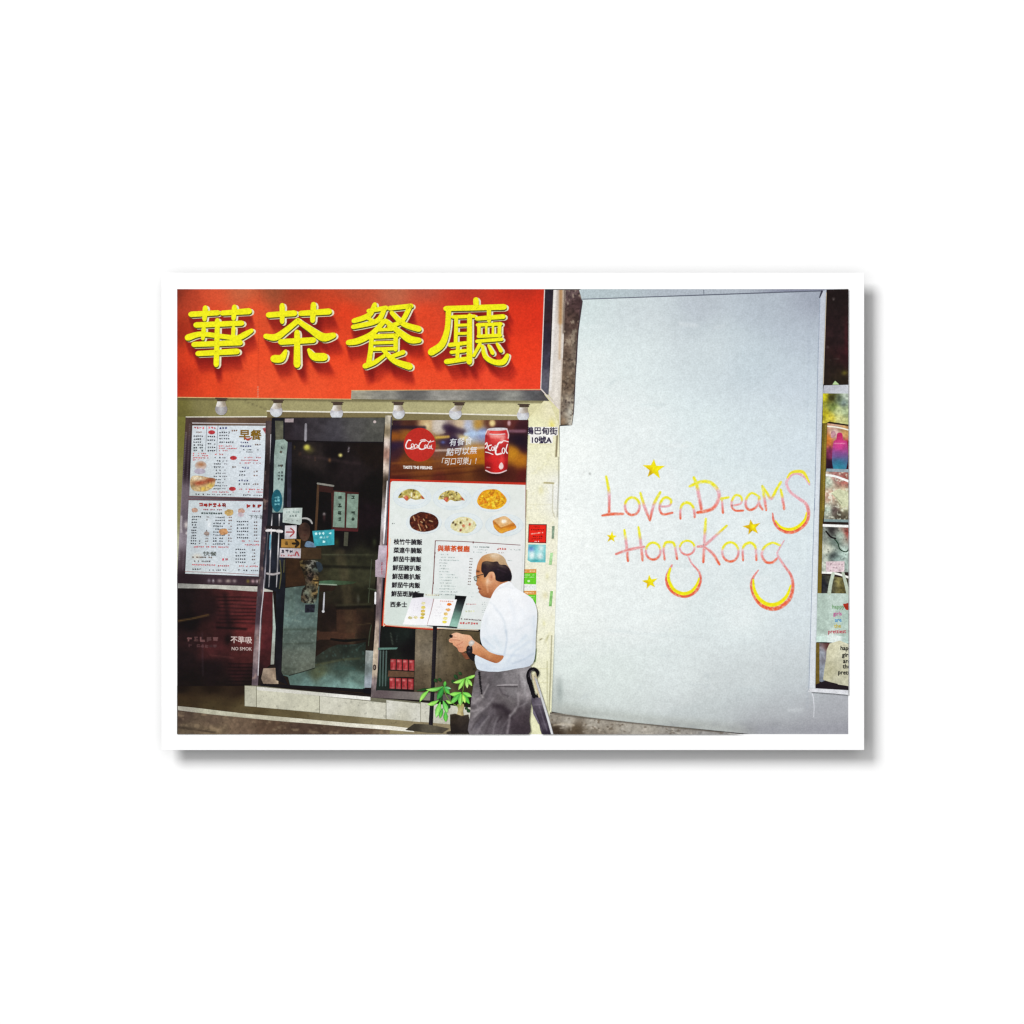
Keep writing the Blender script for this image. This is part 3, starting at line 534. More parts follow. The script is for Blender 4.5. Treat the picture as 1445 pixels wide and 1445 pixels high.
ln += [L_('Q', 920, 352, 1070, 28, B1, .2), L_('Q', 915, 408, 1085, 32, B1), L_('Q', 905, 460, 1190, 26, K1, .4), L_('Q', 905, 492, 1120, 20, K1, .5), L_('Q', 900, 722, 1050, 32, B1, .2), L_('Q', 900, 778, 1000, 30, K1), L_('Q', 895, 830, 1000, 30, K1), L_('Q', 890, 908, 1040, 32, B1, .2), L_('Q', 890, 960, 1060, 30, K1), L_('Q', 258, 1110, 400, 30, K1), L_('Q', 435, 1112, 790, 24, '#5c5c60', .3), L_('Q', 925, 1120, 1075, 30, K1), L_('Q', 1110, 1125, 1240, 24, '#5c5c60', .3)]
ln += [L_('Q', x, y, x1, 30, '#6b4a38') for x, y, x1 in ((790, 182, 880), (275, 205, 365), (1130, 385, 1220), (770, 710, 860), (1105, 778, 1180), (1105, 835, 1180), (1095, 960, 1190))]
marks('menu_print', ln, UM, 11)
for x, y in ((503, 207), (820, 580), (805, 1030)): film('red_price_oval', ell(*q('Q', x, y)[0], 5.0, 3.0, 16), Ink('#b0343a').noise(1.5, .25), UM, 1)
strokes('menu_column_rule', [(q('Q', 432, 110, 415, 470), .6), (q('Q', 595, 110, 575, 490), .6)], UM, '#5c6068')
text('menu_heading', '早餐', *q('Q', 900, 300)[0], 15.2, '#7c5c18', UM, 1, 0, .03, 1.05)
strokes('menu_flourish', [(q('Q', 985, 285, 1030, 315, 1085, 285), [1.5, 3, 1.5]), (q('Q', 1010, 310, 1060, 300), 2)], UM, '#a04030')
film('soup_cup', ell(*q('Q', 345, 690)[0], 8.2, 6.5, 18), Ink('#b8aaa4').blob(*q('Q', 348, 675)[0], 6, 3.4, '#a06840', .9), UM, 1.2)
film('cup_shadow', ell(*q('Q', 330, 775)[0], 8, 4, 16), Ink('#a49cac').noise(3, .12), UM, 1.5)
bf = Ink('#b89a70').blob(*q('Q', 300, 880)[0], 9, 3, '#e0d4b8', .9, 10).blob(*q('Q', 480, 905)[0], 8, 3.5, '#8a3c24', .9, -8).blob(*q('Q', 330, 945)[0], 11, 3.4, '#943c24', .9, -8).blob(*q('Q', 385, 1030)[0], 4.5, 3, '#c8a038', .9).blob(*q('Q', 485, 985)[0], 4.5, 3, '#d2b048', .9).blob(*q('Q', 225, 1000)[0], 4, 5, '#8c7c58', .8).noise(2.2, .25)
film('breakfast_plate', catmull(q('Q', 215, 850, 330, 840, 430, 860, 550, 880, 555, 930, 530, 1000, 440, 1060, 340, 1070, 230, 1050, 190, 960), 3, True), bf, UM, 1.2)
film('menu_photo_edge', q('Q', 1240, 150, 1300, 130, 1355, 200, 1345, 420, 1300, 440, 1290, 240), Ink('#b08088').blob(*q('Q', 1275, 170)[0], 3, 3, '#8c2c2c', .9).blob(*q('Q', 1320, 330)[0], 2.5, 8, '#a87078', .8), WIN, 1.5)
ln = [L_('R', 315, 130, 715, 70, '#8c2a26', 0), L_('R', 1000, 145, 1240, 70, '#8c2a26', 0), L_('R', 355, 195, 655, 26, '#8c3c48', .15), L_('R', 350, 250, 660, 36, '#34443e', .1), L_('R', 1040, 220, 1215, 26, '#7c4450', .15)]
ln += [L_('R', 212 - i * 2, 302 + 39 * i, x, 28, K1, .12) for i, x in enumerate((350, 290, 290, 285, 290, 285, 285, 280, 280, 345, 340))] + [L_('R', 425 - 2 * i, 305 + 39 * i, 475 - 2 * i, 24, '#6a5850', .2) for i in (0, 1, 5, 6, 7, 8, 9, 10)]
ln += [L_('R', 525 - i, 310 + 43 * i, 700, 28, K1, .15) for i in range(10)] + [L_('R', 745 - i, 312 + 43 * i, 800, 28, '#6a4c44', .1) for i in range(10)] + [L_('R', 865, 372 + 47 * i, 1040, 28, K1, .1) for i in range(6)] + [L_('R', 1115, 380 + 47 * i, 1170, 28, '#5a4640', .1) for i in range(6)] + [L_('R', 845, 775 + 47 * i, 1000, 28, K1, .15) for i in range(5)] + [L_('R', 1085, 785 + 47 * i, 1140, 28, '#5a4640', .1) for i in range(5)]
ln += [L_('R', x, y, x1, 26, R1, .2) for x, y, x1 in ((215, 738, 750), (915, 655, 1190), (980, 708, 1200), (215, 1000, 560), (590, 1015, 760), (900, 1020, 1180))] + [L_('R', 215, 890, 510, 30, '#5a4030'), L_('R', 215, 948, 570, 28, '#5a5050', .25), L_('R', 215, 1062, 355, 32, K1), L_('R', 385, 1075, 715, 26, '#4c4c50', .25), L_('R', 880, 1080, 1030, 32, K1), L_('R', 1070, 1085, 1180, 24, '#4c4c50', .25), L_('R', 645, 920, 745, 44, '#a83848', .1)]
marks('menu_print', ln, LM, 12)
text('menu_heading', '快餐', *q('R', 375, 862)[0], 6.6, '#4a5048', LM, 1.5, 0, .015, 1.5)
text('menu_heading', '下午茶', *q('R', 1040, 325)[0], 6.0, '#4a5250', LM, 1.5, 0, .01, 1.25)
for x, y, c, rx in ((258, 205, '#b08a78', 4.6), (935, 215, '#b48c7c', 5.0), (760, 240, '#b09058', 6.5), (675, 520, '#b88458', 6.5), (430, 545, '#94847c', 4.0), (925, 270, '#ac9ca4', 4.4)):
    film('dish_photo', ell(*q('R', x, y)[0], rx, rx * .72, 16, wob=.12, seed=int(x)), Ink(c).noise(2, .25, int(y)), LM, 1.2)

# lower pane with its lettering
SAT[:] = [.66, .14]
film('window_ledge', q('D', 95, 1098, 330, 1108, 605, 1118, 732, 1122, 728, 1152, 600, 1150, 95, 1128), Ink([(255, 828, '#8c8a84'), (300, 828, '#aaa89c'), (370, 830, '#b0ada0')], 12).noise(5, .08), sp=2.5, label='pale ledge under the menu window')
lp = Ink([(255, 850, '#1e1214'), (270, 880, '#140c0e'), (290, 860, '#2a1416'), (330, 850, '#5e2222'), (355, 850, '#6a2224'), (385, 850, '#5c1c22'), (320, 885, '#3c1618'), (345, 890, '#6a2020'), (360, 905, '#6e2222'), (380, 910, '#541a20'), (290, 890, '#3a1818'), (265, 905, '#2e1618'), (300, 915, '#4c1c1e'), (345, 925, '#541e1e'), (255, 930, '#201214'), (300, 945, '#1e1012'), (335, 950, '#341416'), (360, 950, '#2a1214'), (270, 965, '#1a100e'), (320, 965, '#1e1210'), (350, 967, '#20120f'), (385, 925, '#4a1a1c')], 9, 2.4)
for i in range(8): lp.line([(305 + 3 * i % 7, 842 + 5.2 * i), (363, 843.5 + 5.2 * i)], 1.6, '#1c0c10', .75, .8)
for i in range(7): lp.line([(322, 936 + 5 * i), (359, 937 + 5 * i)], 1.6, '#140a0c', .7, .8)
lp.line(q('F', 95, 255, 180, 240, 290, 215), 2.2, '#6a4a1c', .8, 1).line(q('F', 345, 295, 430, 300, 530, 305), 3, '#140c0e', .85, 1).blob(*q('F', 415, 370)[0], 5, 8, '#160c0e', .9).line(q('F', 250, 330, 255, 600), 1.5, '#4a3a48', .4, 1.5).line(q('F', 395, 90, 420, 280), 7, '#1c0e12', .6, 1.2).line(q('F', 300, 470, 450, 490), 2, '#6c3430', .5, 1).noise(7, .14, 4, 3, 1)
PANE = film('lower_pane', np.vstack((q('F', 95, 45, 330, 48, 605, 68, 728, 72, 690, 530, 650, 560, 570, 680, 520, 720, 95, 730),)), lp, sp=1.9, label='dark red glass pane with no smoking lettering')
text('pane_lettering', '不準吸', *q('F', 430, 390)[0], 10.4, '#c8aca4', PANE, 1.5, 0, .015, .98)
text('pane_lettering', 'NO SMOK', *q('F', 436, 440)[0], 6.6, '#c0a49c', PANE, 1.0, 0, .012, .95)
marks('pane_reflection_print', [L_('F', 150, 368, 355, 40, '#5e3838', .1), L_('F', 160, 412, 345, 26, '#502e30', .15)], PANE, 5)
film('pane_edging', q('F', 700, 45, 728, 40, 722, 200, 708, 530, 686, 532, 700, 300), Ink([(390, 835, '#a4aea2'), (389, 880, '#9cb0a4'), (385, 930, '#8c9084')], 12), PANE, 2)
# timber block and dark foot by the door
film('timber_block', q('F', 640, 556, 740, 552, 748, 570, 742, 655, 640, 655, 626, 620), Ink([(375, 945, '#a08870'), (392, 945, '#8a7058'), (375, 963, '#7a6450'), (392, 962, '#a48c70')], 6).noise(3, .12), sp=1.6, label='worn timber block wedged at the foot of the door')

# ------------------------------------------------------------------ doorway: what shows inside
SAT[:] = [.66, .15]
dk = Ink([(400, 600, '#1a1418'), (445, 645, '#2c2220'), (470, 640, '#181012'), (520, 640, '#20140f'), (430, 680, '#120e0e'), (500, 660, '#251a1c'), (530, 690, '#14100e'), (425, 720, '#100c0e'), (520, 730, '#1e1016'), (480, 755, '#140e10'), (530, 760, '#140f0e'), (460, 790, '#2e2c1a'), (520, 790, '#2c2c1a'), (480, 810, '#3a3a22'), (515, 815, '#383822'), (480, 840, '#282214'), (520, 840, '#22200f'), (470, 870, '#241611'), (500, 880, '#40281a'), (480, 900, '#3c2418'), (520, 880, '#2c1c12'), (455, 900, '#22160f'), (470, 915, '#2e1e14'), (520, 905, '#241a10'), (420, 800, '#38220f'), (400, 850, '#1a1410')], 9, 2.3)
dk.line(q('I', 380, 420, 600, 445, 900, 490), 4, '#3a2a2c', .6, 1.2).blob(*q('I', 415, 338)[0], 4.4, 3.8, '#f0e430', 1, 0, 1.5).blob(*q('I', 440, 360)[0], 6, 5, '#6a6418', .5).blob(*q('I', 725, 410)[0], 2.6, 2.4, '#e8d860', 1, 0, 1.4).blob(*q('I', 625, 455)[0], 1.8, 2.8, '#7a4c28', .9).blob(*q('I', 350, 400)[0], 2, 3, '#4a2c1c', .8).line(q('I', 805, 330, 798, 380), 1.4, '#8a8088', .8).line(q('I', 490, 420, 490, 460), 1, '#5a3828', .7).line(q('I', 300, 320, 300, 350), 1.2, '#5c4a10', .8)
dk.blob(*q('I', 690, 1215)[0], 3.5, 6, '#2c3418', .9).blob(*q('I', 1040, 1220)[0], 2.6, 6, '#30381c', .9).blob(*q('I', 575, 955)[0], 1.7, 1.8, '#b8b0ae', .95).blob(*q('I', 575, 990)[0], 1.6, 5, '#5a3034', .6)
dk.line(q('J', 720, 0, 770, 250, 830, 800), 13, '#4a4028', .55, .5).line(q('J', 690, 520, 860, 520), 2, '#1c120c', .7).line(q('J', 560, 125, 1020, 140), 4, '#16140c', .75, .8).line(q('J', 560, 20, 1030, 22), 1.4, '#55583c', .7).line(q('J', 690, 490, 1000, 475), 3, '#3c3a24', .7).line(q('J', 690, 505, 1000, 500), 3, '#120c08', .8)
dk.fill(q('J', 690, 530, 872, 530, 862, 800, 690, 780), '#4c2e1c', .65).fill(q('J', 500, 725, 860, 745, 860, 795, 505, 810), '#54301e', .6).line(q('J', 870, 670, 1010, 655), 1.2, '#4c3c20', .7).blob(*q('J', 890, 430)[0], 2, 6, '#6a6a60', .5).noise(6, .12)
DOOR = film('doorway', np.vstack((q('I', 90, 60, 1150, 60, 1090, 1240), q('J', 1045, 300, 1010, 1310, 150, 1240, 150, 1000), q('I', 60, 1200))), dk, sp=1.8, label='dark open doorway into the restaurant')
bp = Ink([(405, 597, '#2a2026'), (420, 605, '#332c34'), (450, 600, '#3a343a'), (470, 608, '#46424a'), (500, 605, '#504e4c'), (530, 608, '#55544c'), (400, 618, '#2c2228'), (470, 620, '#3a363e'), (530, 618, '#4a4a44')], 9).noise(8, .1, 3, 2, 1)
film('shutter_box', q('I', 120, 62, 1145, 62, 1130, 150, 1120, 285, 700, 282, 205, 268, 205, 120), bp, DOOR, 2.2)
strokes('shutter_box_lip', [(q('I', 200, 272, 700, 288, 1120, 292), 2.0)], DOOR, '#1c1418')
strokes('chrome_bracket', [(q('I', 405, 125, 402, 268), [3.6, 4.2])], DOOR, '#8c8890', ('#4c4850', .6))
film('white_tag', q('I', 185, 72, 292, 70, 290, 105, 185, 104), '#a08c90', DOOR, 2); film('white_tag', ell(*q('I', 1043, 100)[0], 2.2, 2.0, 10), '#b09c98', DOOR, 1)
film('wall_notice_board', q('I', 640, 735, 770, 745, 895, 755, 890, 1112, 645, 1100), '#4c201c', DOOR, 4)
for p in ((668, 748, 770, 757, 762, 1080, 655, 1074), (790, 768, 893, 772, 880, 1085, 778, 1080)):
    nb = film('wall_notice', q('I', *p), Ink('#6f8a78').noise(5, .1), DOOR, 2.5)
    x0, x1 = p[0] + 22, p[2] - 18
    marks('notice_print', [L_('I', x0, y, x1 - 4, 44, '#28382e', .1) for y in (800, 875, 945, 1000)], DOOR, p[0])
strokes('brown_post', [(q('I', 520, 680, 510, 880, 497, 1100), 3.4)], DOOR, '#50341e'); strokes('post_cap', [(q('I', 515, 672, 660, 694), 2.6)], DOOR, '#7c7a70')
film('post_panel', q('I', 528, 690, 660, 705, 655, 760, 525, 745), '#3c1c18', DOOR, 3)
strokes('board_rail', [(q('I', 650, 1098, 880, 1108), 3.0)], DOOR, '#5a1c20')
film('paper_strip', q('I', 762, 1120, 800, 1122, 792, 1252, 755, 1250), '#4a4a38', DOOR, 3)
# person behind the glass
PB = film('person_behind_glass', catmull(q('I', 335, 1060, 365, 1020, 420, 1025, 450, 1070, 448, 1130, 425, 1190, 390, 1205, 355, 1180, 335, 1120), 3, True), Ink([(425, 740, '#4c3024'), (433, 748, '#40281e'), (428, 758, '#5a3a2a'), (434, 742, '#30201a'), (422, 752, '#4a2e24')], 4).blob(*q('I', 405, 1105)[0], 4, 1, '#2c1612', .7).blob(*q('I', 395, 1150)[0], 2.5, 1, '#4a1c18', .7), None, 1.3, label='face of a person in a white headband looking out behind the door glass')
film('hair', catmull(q('I', 340, 1035, 370, 1008, 420, 1005, 455, 1040, 478, 1090, 466, 1170, 446, 1150, 444, 1080, 425, 1045, 390, 1034, 350, 1055, 335, 1090), 3, True), '#140e10', PB, 1.6)
strokes('headband', [(q('I', 372, 995, 410, 995, 445, 1012, 462, 1040), [2.2, 3, 2.4])], PB, '#a8a8a4', ('#4a4848', .4))
film('blue_shirt', catmull(q('I', 395, 1240, 420, 1205, 480, 1225, 500, 1260, 440, 1262, 400, 1258), 3, True), Ink('#5a7c9c').noise(3, .15), PB, 1.5)
film('brown_counter', q('I', 355, 1268, 548, 1268, 548, 1372, 355, 1368), Ink('#46301a').noise(6, .12), DOOR, 3)
film('counter_side', q('J', 245, 62, 350, 62, 400, 300, 215, 318), Ink('#3c2410').noise(5, .15), DOOR, 3)
# floor, glass screen, tables
fl = Ink([(450, 948, '#4c5638'), (445, 932, '#2c3228'), (500, 920, '#2a362c'), (470, 925, '#2c3228'), (510, 938, '#2a382e'), (420, 957, '#4c6a60'), (460, 962, '#587c72'), (505, 957, '#547468'), (480, 943, '#3c5044'), (430, 968, '#5a807a'), (470, 972, '#6a948c'), (500, 970, '#6c988e'), (510, 912, '#202a22'), (490, 912, '#222a22')], 6, 2.2)
fl.line(q('J', 430, 1050, 600, 1020, 740, 990, 900, 980), 2.4, '#5a5a30', .5, 1.2).line(q('J', 740, 985, 760, 1000), 1.5, '#2c2c18', .7).line(q('J', 700, 1070, 850, 1075), 5, '#2e4c44', .6, 1.2).patch(3, '#3c6058', .5, .68, 4).noise(5, .06)
film('tiled_floor', q('J', 180, 1130, 480, 1060, 500, 960, 620, 880, 700, 850, 860, 850, 960, 825, 950, 1262, 700, 1252, 260, 1228, 240, 1150), fl, DOOR, 1.9)
strokes('floor_shadow', [(q('J', 640, 800, 760, 815, 860, 810, 960, 800), [3, 4, 2])], DOOR, '#14110e')
gs = Ink([(405, 832, '#485e58'), (440, 832, '#3c5048'), (402, 870, '#5c7872'), (430, 870, '#526c66'), (445, 870, '#4c645e'), (400, 900, '#4a5c52'), (435, 900, '#4e5e54'), (402, 930, '#565f52'), (430, 930, '#5e685a'), (402, 950, '#444e40'), (435, 940, '#5c6454')], 9, 2)
gs.line(q('J', 200, 712, 500, 708), 3, '#38483c', .6, .8).line(q('J', 195, 845, 495, 838), 2, '#3c4638', .6, .8).line(q('J', 270, 340, 275, 560), 9, '#4c6458', .5).patch(2.6, '#7c8c7e', .35, .66, 4).noise(3, .08)
film('frosted_glass_screen', q('J', 215, 328, 400, 304, 530, 310, 510, 640, 488, 1068, 250, 1138, 178, 1128, 195, 700), gs, DOOR, 1.7)
strokes('screen_foot', [(q('J', 250, 1138, 370, 1105, 488, 1068), 1.2)], DOOR, '#262c24')
gp = Ink([(425, 795, '#5c4820'), (440, 795, '#8c8a7c'), (447, 800, '#44524a'), (428, 812, '#30240f'), (438, 815, '#54403a'), (445, 820, '#846428'), (440, 830, '#4c4c3c'), (445, 838, '#8c6c34'), (428, 842, '#54402a'), (438, 850, '#6c705c'), (432, 838, '#6c7864'), (445, 850, '#5c6a58')], 3).noise(3, .45, 4).patch(3, '#15100c', .8, .5, 3)
film('glass_poster', catmull(q('J', 345, 80, 420, 70, 500, 72, 525, 110, 520, 290, 500, 450, 440, 470, 360, 450, 372, 340, 405, 300, 385, 200), 2, True), gp, DOOR, 1.1)
film('poster_print', q('J', 398, 480, 490, 478, 485, 552, 395, 555), Ink('#232430').noise(2, .5), DOOR, 1.3)
film('blue_bag', catmull(q('J', 500, 85, 545, 95, 562, 150, 530, 180, 510, 140), 3, True), Ink('#2a3640').noise(4, .12), DOOR, 2)
film('table_top', q('J', 530, 262, 640, 255, 880, 268, 845, 288, 700, 300, 530, 296), Ink([(455, 822, '#3c6444'), (490, 822, '#3a5434'), (500, 822, '#2c3820')], 9), DOOR, 2); strokes('table_edge', [(q('J', 530, 290, 690, 298), 1.6)], DOOR, '#7c9078')
film('table_apron', q('J', 530, 300, 690, 306, 660, 350, 530, 360), '#2e1c12', DOOR, 3)
strokes('chrome_table_leg', [(q('J', 576, 370, 572, 450, 567, 545), [1.6, 2.2, 2.0])], DOOR, '#a8a8b0'); film('table_leg_foot', ell(*q('J', 566, 543)[0], 1.9, 2.0, 10), '#c4c4c8', DOOR, 1)
strokes('chair_frame', [(q('J', 1015, 60, 1000, 250, 985, 460), 1.2), (q('J', 985, 330, 1060, 348), 2.2), (q('J', 1012, 670, 995, 760, 985, 860), 1.3)], DOOR, '#3e4630')
film('glass_reflection', q('J', 960, 905, 1035, 910, 1010, 1250, 945, 1250), Ink([(520, 925, '#8c9490'), (525, 960, '#8c98a4'), (517, 945, '#6c7a78')], 5).noise(3, .15, 3, 1, 4), DOOR, 1.8)
strokes('threshold', [(q('J', 0, 1225, 300, 1240, 700, 1262, 1005, 1285), [4, 4, 5])], DOOR, '#1a1418')
film('door_stop', q('J', 935, 1255, 1005, 1258, 1005, 1310, 940, 1300), '#14101a', DOOR, 3)

# ------------------------------------------------------------------ door leaf and posts
po = Ink([(380, 610, '#4c3c3c'), (378, 660, '#2c2022'), (374, 700, '#34242a'), (372, 740, '#3c2c3a'), (369, 780, '#46343c'), (366, 830, '#4a3a42'), (364, 870, '#40303c'), (361, 900, '#7c6464'), (360, 930, '#90787a'), (358, 955, '#5c4a54')], 10).noise(5, .25, 4, 1, 3).patch(4, '#a4806c', .5, .68, 5, 1, 2)
POST = film('door_post', np.vstack((q('D', 655, 62, 692, 62, 690, 300, 668, 700, 640, 1100), q('F', 645, 0, 628, 300, 605, 668, 566, 668, 580, 400, 605, 0), q('D', 610, 1060, 640, 560, 650, 300))), po, sp=1.6, label='metal post between the menu window and the door')
strokes('post_glint', [(np.vstack((q('D', 688, 150, 680, 500, 664, 800, 640, 1150), q('F', 622, 250, 606, 600))), [1.2, 1.6, 1.3, 1.2])], POST, '#b8b2b8')
dn = Ink([(388, 600, '#1c1a26'), (385, 680, '#181a24'), (383, 740, '#20242f'), (380, 780, '#272d3e'), (395, 760, '#15141e'), (392, 830, '#181b26'), (390, 880, '#12131c'), (393, 920, '#17161e'), (388, 945, '#1e1a22')], 9).noise(5, .3, 3, 1, 4)
LEAF = film('glass_door_leaf', np.vstack((q('I', 90, 62, 210, 66, 205, 270, 240, 290, 215, 900), q('J', 215, 320, 190, 700, 178, 1100, 240, 1225, 130, 1180, 120, 1030, 130, 360, 20, 330, 10, 100), q('I', 50, 1000))), dn, sp=1.9, label='open glass door leaf covered in stickers and notices')
nm_ = film('narrow_menu', q('I', 125, 268, 205, 262, 238, 290, 215, 500, 192, 940, 95, 940, 105, 700, 112, 400), Ink([(395, 630, '#7c9488'), (400, 650, '#8ca49c'), (392, 680, '#84a09a'), (392, 710, '#7c9c98'), (390, 722, '#6c8c88')], 8).noise(5, .06), LEAF, 2)
marks('menu_print', [L_('I', 140, y, 200, 26, '#3c4848', .15) for y in (338, 505, 568, 600, 632)] + [L_('I', 150, y, 200, 34, '#54483c') for y in (378, 508, 690)], LEAF, 21)
film('upper_sticker', q('I', 120, 90, 195, 92, 195, 262, 125, 268), Ink('#5a5a44').noise(5, .2), LEAF, 2)
film('teal_oval_sticker', ell(*q('I', 137, 832)[0], 7.6, 16, 24), Ink('#0f6074').noise(4, .12), LEAF, 2); marks('sticker_print', [L_('I', 112, y, 165, 26, '#4c98a4', .2) for y in (800, 830, 865)], LEAF, 22)
film('chrome_glass_edge', q('I', 235, 290, 275, 290, 268, 890, 228, 890), Ink('#2c2a3a').noise(6, .3, 3, 1, 4), LEAF, 2)
for p, c in (((200, 900, 372, 897, 365, 1040, 350, 1055, 190, 1032, 194, 915), '#a9bab2'), ((212, 1062, 320, 1059, 316, 1182, 208, 1186), '#beb6bc'), ((178, 1188, 357, 1190, 352, 1268, 175, 1264), '#a06c1a'), ((164, 1270, 360, 1274, 356, 1364, 160, 1356), '#b4aab0')):
    film('door_notice', q('I', *p), Ink(c).noise(5, .06), LEAF, 2)
marks('notice_print', [L_('I', 218, 935, 345, 20, '#6a827c', .45), L_('I', 225, 970, 350, 24, '#5c6c68', .4), L_('I', 215, 1015, 345, 14, '#6a7a74', .6), L_('I', 170, 1300, 290, 36, '#3c3444', .05), L_('I', 170, 1338, 300, 20, '#b84048', .1), L_('I', 190, 1225, 262, 40, '#5a3c10', .05)], LEAF, 23)
strokes('arrow_mark', [(q('I', 225, 1122, 292, 1122), 2.0), (q('I', 265, 1088, 297, 1122, 262, 1160), 2.0)], LEAF, '#b03034')
strokes('arrow_mark', [(q('I', 285, 1228, 330, 1228), 3.4), (q('I', 312, 1200, 338, 1228, 312, 1256), 3.2)], LEAF, '#2c2010')
strokes('warning_mark', [(q('I', 305, 1340, 320, 1305, 340, 1340), 2.0)], LEAF, '#b03840')
film('cyan_sign', q('I', 465, 1112, 668, 1098, 668, 1240, 485, 1252), Ink([(445, 752, '#1c9aac'), (468, 750, '#1aa6b6'), (455, 768, '#1896a6')], 8).noise(6, .06), LEAF, 2.5); marks('sign_print', [L_('I', 485, 1138, 645, 30, '#8cd0d4', .1, -.04), L_('I', 530, 1172, 620, 28, '#7cc8cc', .1, -.04), L_('I', 560, 1210, 585, 30, '#8cd0d4', 0)], LEAF, 24)
for xs, c in (((95, 960, 85, 1100, 72, 1440), '#cac6cc'), ((160, 960, 156, 1100, 142, 1440), '#d6d2d4'), ((55, 1090, 45, 1250, 30, 1440), '#8c8894')):
    a = q('I', *xs); b = a[-1] + (-1.5, 29); strokes('door_handle_bar', [(np.vstack((a, [b])), [2.0, 1.6, 2.0, 1.2])], LEAF, lambda V, t_, c=c: H(c) * (.35 + .8 * vnoise(V * (1, .3), 4, 8)[:, None]), ('#3a3844', .5))
strokes('door_handle_clamp', [(q('I', 45, 1075, 180, 1080), 4.0)], LEAF, '#241c20'); strokes('door_handle_clamp', [(q('I', 42, 1108, 75, 1106), 3.6), (q('I', 90, 1108, 120, 1108), 3.2), (q('I', 140, 1112, 180, 1116), 4.2)], LEAF, '#e0d8d6', ('#8c8488', .5))
strokes('door_handle_clamp', [(q('J', 45, 192, 100, 200, 158, 188), 3.2)], LEAF, '#a8a0a0', ('#4c4448', .6))
strokes('bar_tint', [(q('I', 78, 1150, 72, 1280), 2.2)], LEAF, '#4c98b4')
strokes('glass_streak', [(q('J', 165, 70, 175, 200, 160, 330), 1.6), (q('J', 205, 70, 200, 180), 1.3)], LEAF, '#54502c')

# right-hand chrome stile of the door
st = Ink([(546, 592, '#a49a84'), (545, 610, '#6c5c3c'), (545, 625, '#c8b4a8'), (546, 640, '#a8705c'), (544, 660, '#c4ac98'), (542, 680, '#4a3828'), (539, 710, '#7c6c64'), (541, 730, '#d4ccd0'), (537, 760, '#8c7c7c'), (531, 830, '#8a7474'), (532, 860, '#5c4a50'), (531, 890, '#a08878'), (530, 920, '#b49c80'), (529, 945, '#c0a888'), (526, 965, '#7c6a6c'), (524, 980, '#6a5a5c')], 8).noise(4, .3, 6, 1, 3)
ST = film('door_stile', np.vstack((q('I', 1142, 42, 1200, 42, 1190, 400, 1165, 900, 1150, 1250), q('J', 1118, 240, 1100, 660, 1075, 1000, 1062, 1335, 1008, 1340, 1025, 1000, 1050, 650, 1066, 220), q('I', 1090, 1240, 1115, 800, 1130, 280))), st, sp=1.5, label='bright chrome stile on the latch side of the door')
strokes('stile_edge', [(np.vstack((q('I', 1196, 60, 1180, 500, 1155, 1000), q('J', 1100, 500, 1078, 1000, 1062, 1320))), [1.6, 1.8, 1.6, 1.4])], ST, '#5c5464'); strokes('stile_glint', [(q('I', 1160, 650, 1140, 1000, 1125, 1230), [1, 2.4, 1.2])], ST, '#e8e4e8'); strokes('stile_glint', [(q('J', 1050, 370, 1048, 470), 2.4)], ST, '#e8e4e8')
film('lock_box', np.vstack((q('I', 1082, 1245, 1192, 1247), q('J', 1170, 235, 1048, 222, 1050, 70, 1072, 60))), Ink([(540, 775, '#b2a0b0'), (545, 800, '#a894a6'), (535, 805, '#a08a98')], 8), ST, 2); marks('lock_print', [(*q('J', 1100, 95 + 16 * i)[0], *q('J', 1118, 96 + 16 * i)[0], 2.6, '#b83c50', 0) for i in range(7)], ST, 4)
film('stile_lock', ell(*q('J', 1042, 1062)[0], 2.6, 4.2, 14), '#3a2c28', ST, 1.2); film('lock_core', ell(*q('J', 1040, 1062)[0], 1.3, 2.4, 10), '#8c7868', ST, 1)

# ------------------------------------------------------------------ step, plinth, pavement
SAT[:] = [.95, .05]
pv = Ink([(255, 972, '#1c130e'), (300, 973, '#21160f'), (340, 976, '#2a1e15'), (255, 985, '#3a2c1c'), (300, 984, '#3c2f1f'), (345, 987, '#443824'), (400, 1000, '#5c5138'), (470, 1005, '#6c6248'), (540, 1012, '#847a5c'), (620, 1020, '#857a60'), (255, 990, '#3c301e'), (300, 992, '#453a26'), (345, 998, '#564a32')], 7, 2.4).noise(5, .08, 3, 3, 1)
film('pavement', [(250, 968), (350, 968), (360, 990), (640, 1010), (668, 1036), (250, 1036)], pv, sp=2.4, mat='stone', label='brown pavement in front of the restaurant')
kr = Ink([(255, 1012, '#4a3c34'), (300, 1020, '#5c4c40'), (340, 1028, '#6a5848'), (380, 1025, '#584638'), (430, 1024, '#4c3c32'), (500, 1032, '#554438'), (260, 1030, '#5c5040'), (300, 1034, '#7a6a52'), (560, 1034, '#6a5c48')], 9).patch(5, '#8a7860', .5, .64, 4, 2, 1).line(q('F', 95, 930, 200, 945, 330, 965), 2.5, '#3a3028', .7).noise(4, .15)
KERB = film('kerb_riser', q('F', 95, 820, 300, 842, 700, 875, 1100, 915, 1445, 945, 1445, 980, 95, 980), kr, sp=1.9, mat='stone', label='worn kerb stone with a pale rounded edge')
ke = Ink([(255, 999, '#9c988c'), (300, 1004, '#aaa894'), (370, 1010, '#aca894'), (440, 1016, '#c4c0ac'), (500, 1022, '#d8d4c2'), (550, 1027, '#e0dccb')], 10).noise(5, .1, 3, 2, 1)
film('kerb_edge', q('F', 95, 796, 200, 806, 500, 842, 900, 878, 1200, 905, 1445, 922, 1600, 940, 1600, 962, 1445, 948, 1200, 930, 1000, 912, 700, 888, 300, 848, 95, 822), ke, KERB, 1.9)
def tile(p, base): film('plinth_tile', p, base, PLN, 2.4, 'stone')
